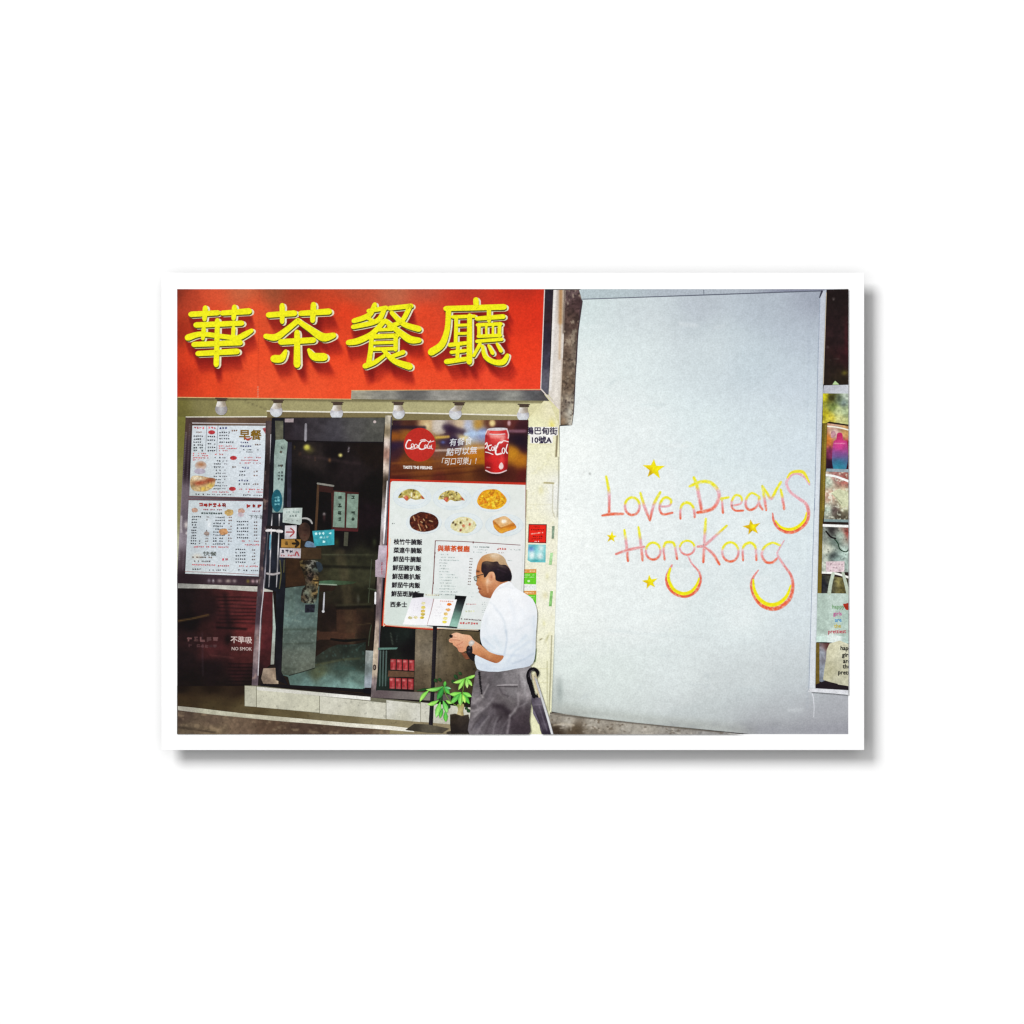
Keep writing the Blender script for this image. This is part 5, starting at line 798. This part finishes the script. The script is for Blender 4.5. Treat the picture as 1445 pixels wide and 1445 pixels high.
BT = film('gradient_bottle', catmull(q('M', 232, 955, 262, 955, 270, 1000, 295, 1015, 290, 1178, 205, 1178, 205, 1020, 225, 995), 3, True), Ink([(1185, 615, '#c02c64'), (1184, 630, '#c83c84'), (1183, 642, '#7c4c8c'), (1183, 652, '#2c6c84'), (1183, 660, '#2c8498')], 5).line(q('M', 215, 1020, 280, 1020), 1.2, '#e890a8', .7), SH, 1.4)
film('pink_frill', ell(*q('M', 205, 960)[0], 4, 5, 14, wob=.25, seed=3), Ink('#b88890').noise(2, .3), SH, 1.3)
film('glass_shelf', q('M', 165, 1180, 308, 1184, 308, 1205, 160, 1198), '#8c9ca4', SH, 2.5)
film('goods', np.vstack((q('M', 158, 1198, 308, 1204), q('N', 308, 205, 148, 195))), Ink([(1168, 680, '#a8b8a0'), (1180, 672, '#a06c68'), (1192, 676, '#94544c'), (1170, 700, '#c8a08c'), (1168, 720, '#a4b4a4'), (1178, 720, '#5c4c48'), (1190, 700, '#c8c89c'), (1192, 715, '#b8b894'), (1185, 728, '#4c4438'), (1195, 730, '#5c5444')], 4).noise(3, .3, 6).patch(3, '#e4e8d0', .7, .62, 3), SH, 1.3)
film('folded_bag', q('N', 188, 25, 240, 0, 300, 20, 305, 105, 265, 115, 225, 60), Ink('#c8cca4').line(q('N', 200, 30, 260, 90), 1.2, '#5c6050', .6).noise(3, .12), SH, 1.4)
film('glass_shelf', q('N', 148, 192, 308, 196, 308, 212, 146, 208), '#7c9090', SH, 2.5)
film('goods', q('N', 140, 240, 308, 245, 308, 530, 128, 525), Ink([(1165, 750, '#8c948c'), (1172, 748, '#2c2828'), (1168, 775, '#c8ccb8'), (1165, 795, '#b4bcac'), (1178, 765, '#6c7c74'), (1188, 755, '#a8c0b0'), (1192, 780, '#b0c8bc'), (1180, 790, '#9cb4ac'), (1195, 752, '#8c3c34'), (1176, 785, '#3c4444')], 4).noise(3, .22, 4).patch(2.5, '#2c2c2c', .6, .7, 8), SH, 1.3)
strokes('bag_handle', [(q('N', 215, 320, 235, 345, 250, 385, 290, 400, 308, 370), 1.7)], SH, '#1c3c28'); strokes('bag_handle', [(q('N', 160, 270, 190, 305, 220, 315), 2.4)], SH, '#1c1818')
strokes('light_tube', [(q('M', 155, 1220, 220, 1230, 308, 1262), [3.4, 3.0, 3.4])], SH, '#fcfcf8', ('#d8dcd4', .4)); strokes('light_tube', [(q('M', 170, 910, 240, 918, 308, 935), 1.8)], SH, '#f0ecd4'); strokes('light_tube', [(q('N', 142, 232, 308, 238), 3.6)], SH, '#fffff8', ('#d8e0d0', .4)); strokes('light_tube', [(q('N', 130, 532, 220, 538, 308, 565), 3.0)], SH, '#fcfcf0', ('#d8dccc', .4))
film('goods', q('N', 130, 545, 308, 572, 308, 668, 128, 664), Ink([(1162, 825, '#24242c'), (1172, 820, '#3c3c34'), (1182, 820, '#8c8450'), (1190, 830, '#5c5430'), (1195, 820, '#3c3828')], 4).noise(3, .4, 5), SH, 1.3)
film('pink_price_card', q('N', 158, 462, 278, 460, 276, 530, 160, 528), Ink('#cfb8bc').noise(2, .14), SH, 1.6); marks('card_print', [L_('N', 165, 480, 270, 16, '#b498a0', .2), L_('N', 165, 500, 270, 16, '#b498a0', .2), L_('N', 168, 518, 268, 14, '#b498a0', .2)], SH, 4)
film('gold_pole', np.vstack((q('M', 138, 890, 168, 890, 165, 960, 152, 1445), q('N', 140, 200, 130, 665, 105, 665, 120, 60), q('M', 120, 1400))), Ink([(1163, 600, '#66581a'), (1162, 650, '#6c5c1a'), (1160, 720, '#66561e'), (1156, 800, '#705e20')], 8).line(q('M', 158, 900, 140, 1445), 1.4, '#b49c3c', .5, 1), SH, 1.8); film('gold_pole', q('N', 96, 978, 122, 980, 118, 1240, 92, 1262), Ink('#665422').noise(5, .12), SH, 2)
TB = film('tote_bag', q('N', 106, 664, 308, 666, 308, 978, 98, 975), Ink([(1157, 850, '#a4b8ac'), (1180, 845, '#b0c2b8'), (1192, 870, '#a4bcb0'), (1160, 890, '#9cb0a4'), (1190, 895, '#a8bcb0'), (1175, 902, '#dce8e0'), (1160, 903, '#c4dcd0'), (1190, 905, '#88a49c')], 7).noise(6, .05), None, 2.0, label='pale green tote bag with coloured lettering in the shop window')
strokes('bag_strap', [(q('N', 205, 540, 190, 600, 180, 664), [4.6, 5.2])], TB, '#b0beac'); strokes('bag_strap', [(q('N', 268, 535, 285, 600, 300, 664), [4.0, 5.0])], TB, '#b0bcaa')
for s_, x, y, c, sz in (('happy', 198, 762, '#6c9468', 8), ('girls', 206, 806, '#b84c8c', 8), ('are', 216, 846, '#3c84b8', 8), ('the', 212, 884, '#b8a434', 8), ('prettiest', 172, 920, '#b03448', 8)): text('bag_lettering', s_, *q('N', x, y)[0], sz, c, TB, -1, 0, .02, .92)
film('bag_heart', catmull(q('N', 268, 735, 285, 730, 305, 728, 305, 765, 288, 770), 3, True), Ink('#a8301c').noise(3, .12), TB, 1.5)
film('glass_shelf', q('N', 98, 940, 200, 930, 308, 945, 308, 985, 98, 972), Ink([(1155, 900, '#b8d4c8'), (1180, 900, '#dceae4'), (1195, 905, '#a4beb4')], 6), TB, 2)
film('goods', q('N', 118, 982, 200, 985, 150, 1235, 118, 1225), Ink([(1162, 920, '#8c98a4'), (1168, 915, '#5c2c24'), (1163, 950, '#8c94a0'), (1162, 960, '#6c7480')], 6).noise(3, .2), SH, 1.8)
T2 = film('cream_tote_bag', catmull(q('N', 182, 985, 308, 990, 308, 1252, 230, 1240, 150, 1218, 143, 1200, 160, 1080), 2, True), Ink([(1175, 915, '#c4c0a0'), (1190, 920, '#c0bea4'), (1168, 950, '#b0ac8c'), (1185, 960, '#b8b69c')], 8).noise(4, .1), None, 1.9, label='cream tote bag with black lettering on the window floor')
for s_, x, y in (('happy', 250, 1025), ('girls', 262, 1068), ('are', 268, 1108), ('the', 266, 1142), ('prettiest', 235, 1180)): text('bag_lettering', s_, *q('N', x, y)[0], 8.6, '#1c1a1c', T2, 2, 0, .03, .95)
film('window_floor', q('N', 95, 1245, 150, 1222, 230, 1244, 308, 1256, 308, 1284, 92, 1272), '#241c22', SH, 3)
film('window_sill', q('N', 50, 1272, 95, 1270, 308, 1282, 308, 1312, 200, 1302, 60, 1292), Ink('#ced0d6').noise(5, .04), sp=2.5, label='white sill under the shop window')

# ------------------------------------------------------------------ foot of the wall
SAT[:] = [1.0, .03]
gd = Ink([(785, 1012, '#8a847a'), (800, 1018, '#a09a90'), (840, 1020, '#9c968c'), (900, 1026, '#9a958c'), (960, 1030, '#8e8a84'), (1010, 1034, '#8c8a88'), (785, 1032, '#3c3228'), (810, 1032, '#54483a'), (840, 1034, '#7c7468')], 6, 2.2).patch(4, '#c0b8ac', .5, .64, 4, 2, 1).patch(3, '#54493c', .6, .68, 7, 2, 1).noise(3, .12)
gd.line([(776, 1006), (800, 1009.5), (830, 1013), (900, 1020.5), (960, 1027), (1020, 1033)], 2.4, '#5a544c', .85, .8).line(q('X', 340, 1352, 420, 1340, 500, 1352), 2, '#c4b8a4', .5, 1)
film('rubble_gutter', [(776, 1005), (800, 1008), (830, 1012), (900, 1020), (960, 1026), (1050, 1036), (772, 1036)], gd, sp=1.4, mat='stone', label='dirty stone gutter along the foot of the plaster wall')

# ------------------------------------------------------------------ man reading the menu
SAT[:] = [.86, .03]
sk = Ink([(696, 783, '#c09a74'), (700, 781, '#d8b894'), (690, 788, '#b88858'), (708, 790, '#b49470'), (676, 796, '#c07c48'), (675, 805, '#b87040'), (680, 800, '#c8844c'), (675, 815, '#b8733f'), (682, 818, '#cc8450'), (690, 820, '#e2aa86'), (688, 812, '#d89870'), (678, 828, '#b87448'), (684, 832, '#b06c40'), (690, 838, '#a46038'), (696, 828, '#c07a50'), (700, 822, '#cc8860'), (706, 822, '#b87448'), (676, 838, '#9c5c38')], 3.6, 1.7)
sk.line(q('K', 468, 320, 505, 328), 2, '#4a2c1c', .8, .8).line(q('K', 478, 400, 500, 404), 1.6, '#3c241c', .75, .8).line(q('K', 492, 544, 528, 552), 1.6, '#6c2c24', .8, .8).line(q('K', 480, 500, 500, 508), 1.4, '#8c4c30', .7, .9).line(q('K', 520, 440, 545, 520), 3, '#b06c44', .5, 1.3).line(q('K', 530, 630, 620, 655), 3, '#80482c', .6, 1.2).blob(*q('K', 690, 128)[0], 5, 3, '#e2c8a8', .7).line(q('K', 600, 640, 650, 650), 2.5, '#8c5030', .6, 1).line(q('K', 500, 545, 520, 548), 1.2, '#7c3c2c', .7, .8).line(q('K', 505, 590, 530, 610), 2, '#a45c3c', .5).line(q('K', 470, 330, 495, 335), 1.6, '#5c3420', .7, .8).line(q('K', 600, 470, 620, 590), 2, '#e8b08c', .45, 1.5).blob(*q('K', 612, 450)[0], 1.5, 4, '#f0c4a4', .7)
MAN = film('person', catmull(q('K', 560, 127, 640, 100, 720, 96, 790, 122, 836, 168, 862, 235, 905, 310, 922, 385, 908, 450, 900, 475, 780, 560, 700, 640, 660, 668, 590, 658, 540, 640, 512, 606, 497, 590, 506, 567, 489, 546, 494, 522, 474, 502, 468, 480, 482, 440, 474, 400, 466, 345, 474, 290, 488, 230, 515, 175), 3, True), sk, sp=1.1, label='balding man in a pale shirt and grey trousers reading the menu')
hi = Ink([(690, 795, '#4c3c34'), (700, 795, '#3c2c2c'), (705, 800, '#2c2028'), (714, 805, '#2a1e26'), (720, 812, '#1e161e'), (682, 802, '#30222a'), (700, 808, '#241a24'), (705, 818, '#221820'), (715, 818, '#1c141c'), (684, 812, '#2c1e20')], 4).blob(*q('K', 600, 215)[0], 6, 2, '#7c6450', .6).blob(*q('K', 800, 262)[0], 6, 2.5, '#7c6a58', .45, 20).line(q('K', 740, 300, 850, 340), 1.2, '#4c3c48', .5, 1.5).line(q('K', 620, 250, 700, 280), 1.2, '#40303a', .5, 1.5).noise(2.5, .2, 5, 1.5, 1)
film('hair', catmull(q('K', 548, 212, 600, 196, 680, 206, 740, 200, 772, 240, 850, 246, 900, 306, 924, 385, 908, 450, 860, 452, 800, 464, 722, 442, 712, 385, 690, 336, 640, 336, 610, 375, 588, 404, 568, 402, 562, 358, 536, 330, 534, 270), 3, True), hi, MAN, 1.1)
film('ear', catmull(q('K', 640, 350, 668, 334, 700, 350, 708, 395, 690, 435, 660, 455, 640, 440, 632, 400), 3, True), Ink([(691, 812, '#d8946c'), (697, 812, '#e0a07c'), (694, 818, '#cc8860')], 3).blob(*q('K', 665, 395)[0], 1.6, 3, '#a45c40', .7), MAN, 1)
strokes('glasses', [(q('K', 470, 388, 520, 374, 572, 360), 1.3), (q('K', 443, 402, 453, 438, 474, 448), 1.3), (q('K', 443, 400, 472, 388), 1.4), (q('K', 472, 388, 478, 444), 1.0)], MAN, '#3c3430')
film('glasses_lens', catmull(q('K', 444, 402, 470, 392, 476, 440, 456, 436), 3, True), '#a8b4ac', MAN, 1.5)
# trousers
tr = Ink([(678, 955, '#5c5658'), (690, 955, '#524c50'), (700, 955, '#5a5658'), (720, 955, '#6a6668'), (740, 950, '#868284'), (744, 965, '#7c787a'), (668, 975, '#5f5a5c'), (675, 990, '#6a6466'), (690, 980, '#585256'), (705, 985, '#5c5658'), (725, 975, '#6c686a'), (738, 980, '#7a7476'), (668, 1005, '#5a5456'), (680, 1010, '#4c464a'), (695, 1005, '#564f54'), (705, 1000, '#3c3438'), (712, 1005, '#332b30'), (722, 995, '#5c5658'), (735, 1000, '#40383c'), (740, 1015, '#3a3136'), (725, 1025, '#372e34'), (668, 1028, '#6a6468'), (685, 1025, '#5a5458'), (700, 1025, '#544d52'), (713, 1028, '#4a4348'), (738, 1032, '#352c32')], 6)
tr.fill(q('L', 622, 308, 642, 312, 652, 420, 664, 530, 650, 528, 632, 420), '#161216', .95).line(q('L', 660, 550, 690, 490, 720, 430), 2, '#8c8688', .7, 1).line(q('L', 652, 530, 668, 552), 2, '#98928f', .6, 1).line(q('L', 800, 440, 880, 436, 985, 436), 1.4, '#a49ea0', .75, .8).line(q('L', 800, 448, 985, 452), 1.4, '#2c262a', .8, .8).line(q('L', 820, 470, 850, 520, 905, 540), 2, '#3c363a', .5, 1.2)
tr.line(q('L', 770, 630, 840, 640, 900, 690, 925, 740), 6, '#2c242a', .75, 1).line(q('L', 918, 720, 905, 800, 890, 890), 3, '#8a8286', .6, 1.3).line(q('L', 990, 520, 995, 620, 950, 690, 918, 720), 3, '#8c8688', .6, 1.2).line(q('L', 560, 680, 610, 670, 640, 650), 3, '#9a9496', .5, 1.3).line(q('L', 560, 760, 640, 680, 700, 640, 760, 560), 2.4, '#857f82', .5, 1.2).line(q('L', 560, 850, 600, 780, 660, 720), 2.4, '#3c363a', .55, 1.2).line(q('L', 610, 890, 660, 800, 720, 730), 2.6, '#7f797d', .5, 1.2).line(q('L', 690, 890, 720, 800, 760, 720), 2.6, '#3e373c', .5, 1.2)  # fold shadows and highlights painted into the trouser colour
for x0, y0, x1, y1, c, a in ((575, 600, 640, 560, '#a29c9e', .5), (570, 640, 650, 600, '#3c363a', .5), (580, 720, 660, 650, '#a8a2a4', .5), (600, 830, 680, 740, '#35303a', .45), (720, 330, 700, 420, '#7c7678', .5), (880, 330, 900, 420, '#7f797c', .4), (1080, 520, 1040, 640, '#a39da0', .5), (1060, 560, 1020, 660, '#443e42', .5), (860, 560, 960, 600, '#85807f', .4), (760, 480, 700, 620, '#7c7679', .4), (960, 740, 1060, 660, '#544a50', .5)): tr.line(q('L', x0, y0, x1, y1), 4.2, c, a * .7, 1.4)
tr.line(q('L', 760, 890, 770, 820, 800, 740), 2.2, '#7a7478', .45, 1.2).line(q('L', 830, 890, 850, 820, 900, 760), 2.4, '#70696e', .4, 1.2).line(q('L', 1020, 330, 1060, 420, 1050, 520), 3, '#9a9698', .5, 1.2).line(q('L', 1000, 340, 1010, 460), 2, '#544e52', .6, 1.2).line(q('L', 570, 520, 590, 600, 620, 640), 2.2, '#7c7679', .5, 1.2).line(q('L', 1000, 640, 1080, 600), 2, '#857f82', .4, 1.2).line(q('L', 800, 780, 840, 730), 2, '#2e262c', .6, 1).gain(1.1, 1.1, 1.1).noise(3, .1, 4).noise(8, .1, 6)
film('trousers', catmull(q('L', 612, 296, 750, 312, 870, 304, 1000, 282, 1106, 258, 1112, 330, 1122, 460, 1114, 600, 1098, 760, 1086, 900, 800, 900, 545, 900, 548, 720, 560, 560, 585, 400), 3, True), tr, MAN, 1.3)
# far hand and phone under the near arm
film('hand', catmull(q('G', 630, 770, 665, 780, 690, 810, 665, 820, 645, 800), 3, True), Ink('#7c4830').noise(2, .15), MAN, 1.2)
film('black_strap', catmull(q('G', 660, 745, 700, 740, 725, 790, 730, 830, 700, 825, 672, 790), 3, True), '#1c181c', MAN, 1.6)
sh = Ink([(700, 830, '#eef0f4'), (712, 830, '#f2f4f8'), (728, 840, '#f0f4fa'), (740, 850, '#eceff6'), (750, 860, '#e4eaf2'), (754, 880, '#d6dee8'), (755, 900, '#cdd6e0'), (690, 850, '#f0f4f8'), (685, 870, '#eaf0f6'), (680, 890, '#e0e8f0'), (684, 905, '#d2dce8'), (692, 912, '#cfdae6'), (705, 915, '#d8e2ec'), (705, 870, '#edf2f8'), (712, 890, '#dfe7f0'), (720, 870, '#f0f4fa'), (735, 880, '#e8eef6'), (745, 900, '#d8e2ec'), (730, 905, '#dfe7f0'), (722, 920, '#dae4ee'), (740, 925, '#cfd9e6'), (752, 930, '#c2ceda'), (700, 930, '#d2dcea'), (680, 930, '#ccd8e6'), (720, 942, '#c8d4e2'), (690, 943, '#c4d0e0'), (745, 938, '#b8c4d4')], 7)
sh.line(q('K', 700, 780, 780, 870, 830, 980, 850, 1100), 3.0, '#c4d0de', .65, 1.4).line(q('K', 850, 1080, 862, 1200, 840, 1330, 825, 1400), 2.2, '#b0bece', .75, 1.2).line(q('K', 1130, 1000, 1000, 1080, 930, 1200), 3, '#cdd7e4', .55, 1.5).line(q('K', 560, 1180, 620, 1240, 700, 1300), 2.4, '#bccbdb', .6, 1.3).line(q('K', 640, 720, 700, 760), 2, '#ccd6e2', .55, 1.3).line(q('K', 760, 540, 850, 500, 910, 470), 1.4, '#d4dae4', .7, 1).line(q('K', 690, 600, 760, 545, 850, 520, 930, 540), 1.4, '#cdd5e0', .55, 1.2)  # fold shading painted into the shirt's pale colour
sh.line(q('G', 1120, 780, 1060, 820, 980, 850), 2.6, '#a9b8ca', .6, 1.3).line(q('G', 1000, 870, 900, 890, 800, 880), 2.4, '#b4c2d2', .55, 1.2).line(q('G', 740, 850, 800, 865, 880, 850), 2.2, '#b8c6d6', .5, 1.3).line(q('G', 960, 800, 1040, 780, 1110, 750), 2.0, '#c4cfdd', .5, 1.3).line(q('K', 1200, 900, 1215, 1100, 1200, 1300), 3, '#bccada', .5, 1.4).line(q('K', 560, 1290, 700, 1372, 820, 1400), 1.6, '#a8b6c6', .5, 1).line(q('K', 930, 640, 1060, 760, 1120, 900), 3, '#fafcff', .5, 1.5).line(q('K', 900, 700, 960, 900, 940, 1050), 5, '#d2dce8', .5, 1.5).line(q('K', 1100, 1150, 1000, 1250, 900, 1300), 4, '#bccadb', .55, 1.5).line(q('K', 1060, 820, 1150, 950, 1180, 1050), 5, '#d4dde9', .5, 1.5).line(q('K', 600, 900, 580, 1050, 620, 1150), 4, '#d0dbe8', .5, 1.5).line(q('K', 700, 1150, 760, 1250, 800, 1330), 4, '#c0cedd', .5, 1.5).line(q('G', 800, 800, 930, 790, 1050, 800), 3, '#b8c6d8', .5, 1.5).line(q('G', 1090, 700, 1000, 760, 950, 830), 3, '#b4c3d5', .5, 1.5).noise(10, .02).noise(3, .015, 5)
film('shirt', catmull(np.vstack((q('K', 905, 456, 960, 528, 1050, 585, 1130, 632, 1195, 690, 1236, 790, 1248, 900, 1236, 1060, 1226, 1250), q('G', 1136, 740, 1128, 820, 1095, 866, 1000, 884, 880, 905, 760, 896, 732, 870, 722, 820, 735, 780, 800, 770), q('K', 610, 1330, 548, 1270, 522, 1180, 522, 1080, 540, 960, 570, 860, 610, 770, 640, 700, 668, 640, 705, 570, 770, 500, 850, 466))), 2, True), sh, MAN, 1.5, 'clean')
ar = Ink([(665, 900, '#e0a07c'), (660, 915, '#d08c64'), (672, 908, '#d89874'), (676, 922, '#c07c50'), (690, 922, '#c88454'), (700, 930, '#b87244'), (708, 928, '#b06a3c'), (690, 915, '#dca078'), (640, 898, '#e4a888'), (640, 908, '#d8906c'), (650, 895, '#e8ac88'), (652, 910, '#dc9878'), (648, 916, '#c88060'), (683, 928, '#a86840'), (698, 934, '#9c5c34')], 4)
ar.line(q('G', 548, 690, 590, 688, 620, 692), 1.0, '#9c5840', .7, .9).line(q('G', 600, 725, 630, 712, 640, 700), 1.2, '#a8624a', .6, .9).line(q('G', 560, 668, 600, 672), .9, '#a8644c', .6, .9).line(q('G', 605, 745, 640, 735), 1, '#a05c44', .5, 1).line(q('G', 720, 790, 800, 825, 860, 842), 2, '#94542f', .6, 1.2)
film('forearm', catmull(q('G', 568, 648, 600, 638, 640, 650, 690, 658, 716, 690, 760, 720, 820, 768, 880, 790, 918, 796, 908, 822, 872, 846, 820, 832, 750, 800, 700, 775, 668, 762, 640, 772, 615, 768, 602, 742, 575, 722, 572, 710, 552, 704, 546, 688, 560, 676, 575, 674, 556, 664), 3, True), ar, MAN, 1.1)
film('dark_object_in_hand', catmull(q('G', 548, 660, 562, 652, 576, 662, 560, 672), 3, True), '#1c1618', MAN, 1.2)
WT = film('watch_strap', catmull(q('G', 672, 730, 700, 726, 708, 760, 698, 790, 676, 786, 664, 758), 3, True), Ink('#201c22').blob(*q('G', 686, 742)[0], 2, 1.4, '#6c6870', .7).blob(*q('G', 684, 768)[0], 1.6, 1, '#5c5862', .7), MAN, 1.1)
film('watch_face', catmull(q('G', 680, 708, 700, 690, 722, 700, 712, 722, 690, 732), 3, True), Ink('#b4aca4').blob(*q('G', 700, 708)[0], 2, 1.4, '#e8e4dc', .8), MAN, 1.1)

# ------------------------------------------------------------------ umbrella hooked behind him
UB = film('folded_umbrella', catmull(q('L', 1118, 540, 1200, 548, 1235, 660, 1275, 790, 1300, 900, 1215, 900, 1188, 800, 1150, 720, 1128, 660), 2, True), Ink([(752, 985, '#4c4450'), (760, 990, '#6c6470'), (757, 1005, '#5a525e'), (768, 1010, '#3c3440'), (765, 1025, '#564e5a'), (772, 1032, '#332b38'), (755, 1005, '#3a323e')], 4).line(q('L', 1140, 620, 1225, 618), 1.2, '#8c8490', .6, 1).line(q('L', 1160, 700, 1230, 870), 2, '#2c2430', .6, 1).line(q('L', 1190, 640, 1260, 860), 1.5, '#8a8290', .45, 1.2).noise(3, .12), sp=1.3, label='folded dark umbrella with a curved black handle beside the man')
film('umbrella_flap', q('L', 1128, 655, 1150, 690, 1190, 790, 1182, 800, 1130, 700), '#6c6474', UB, 2)
strokes('beige_strap', [(q('L', 1130, 350, 1160, 440, 1190, 545), [3, 4, 3])], UB, '#c4b490')
strokes('umbrella_neck', [(q('L', 1098, 400, 1118, 470, 1140, 545), [6.5, 6, 5])], UB, '#16121a')
strokes('umbrella_handle', [(q('L', 1100, 420, 1085, 350, 1105, 298, 1145, 290, 1172, 318, 1165, 348), [6.0, 5.4, 5.0, 5.0, 4.4])], UB, '#141016'); strokes('handle_glint', [(q('L', 1092, 360, 1104, 312, 1135, 296), .9)], UB, '#4c464e')
strokes('umbrella_tie', [(q('L', 1118, 520, 1170, 545), [2.6, 3]), (q('L', 1168, 520, 1172, 545), 1.6)], UB, '#1a161c')
strokes('steel_shaft', [(q('L', 1152, 368, 1200, 520, 1258, 710, 1312, 905), [2.8, 3.2, 3.4, 3.2])], UB, lambda V, t_: H('#d4d6d8') * (.8 + .3 * t_[:, None]), ('#8c8c94', .6)); strokes('shaft_tip', [(q('L', 1152, 330, 1160, 372), 2.2)], UB, '#b4a888')
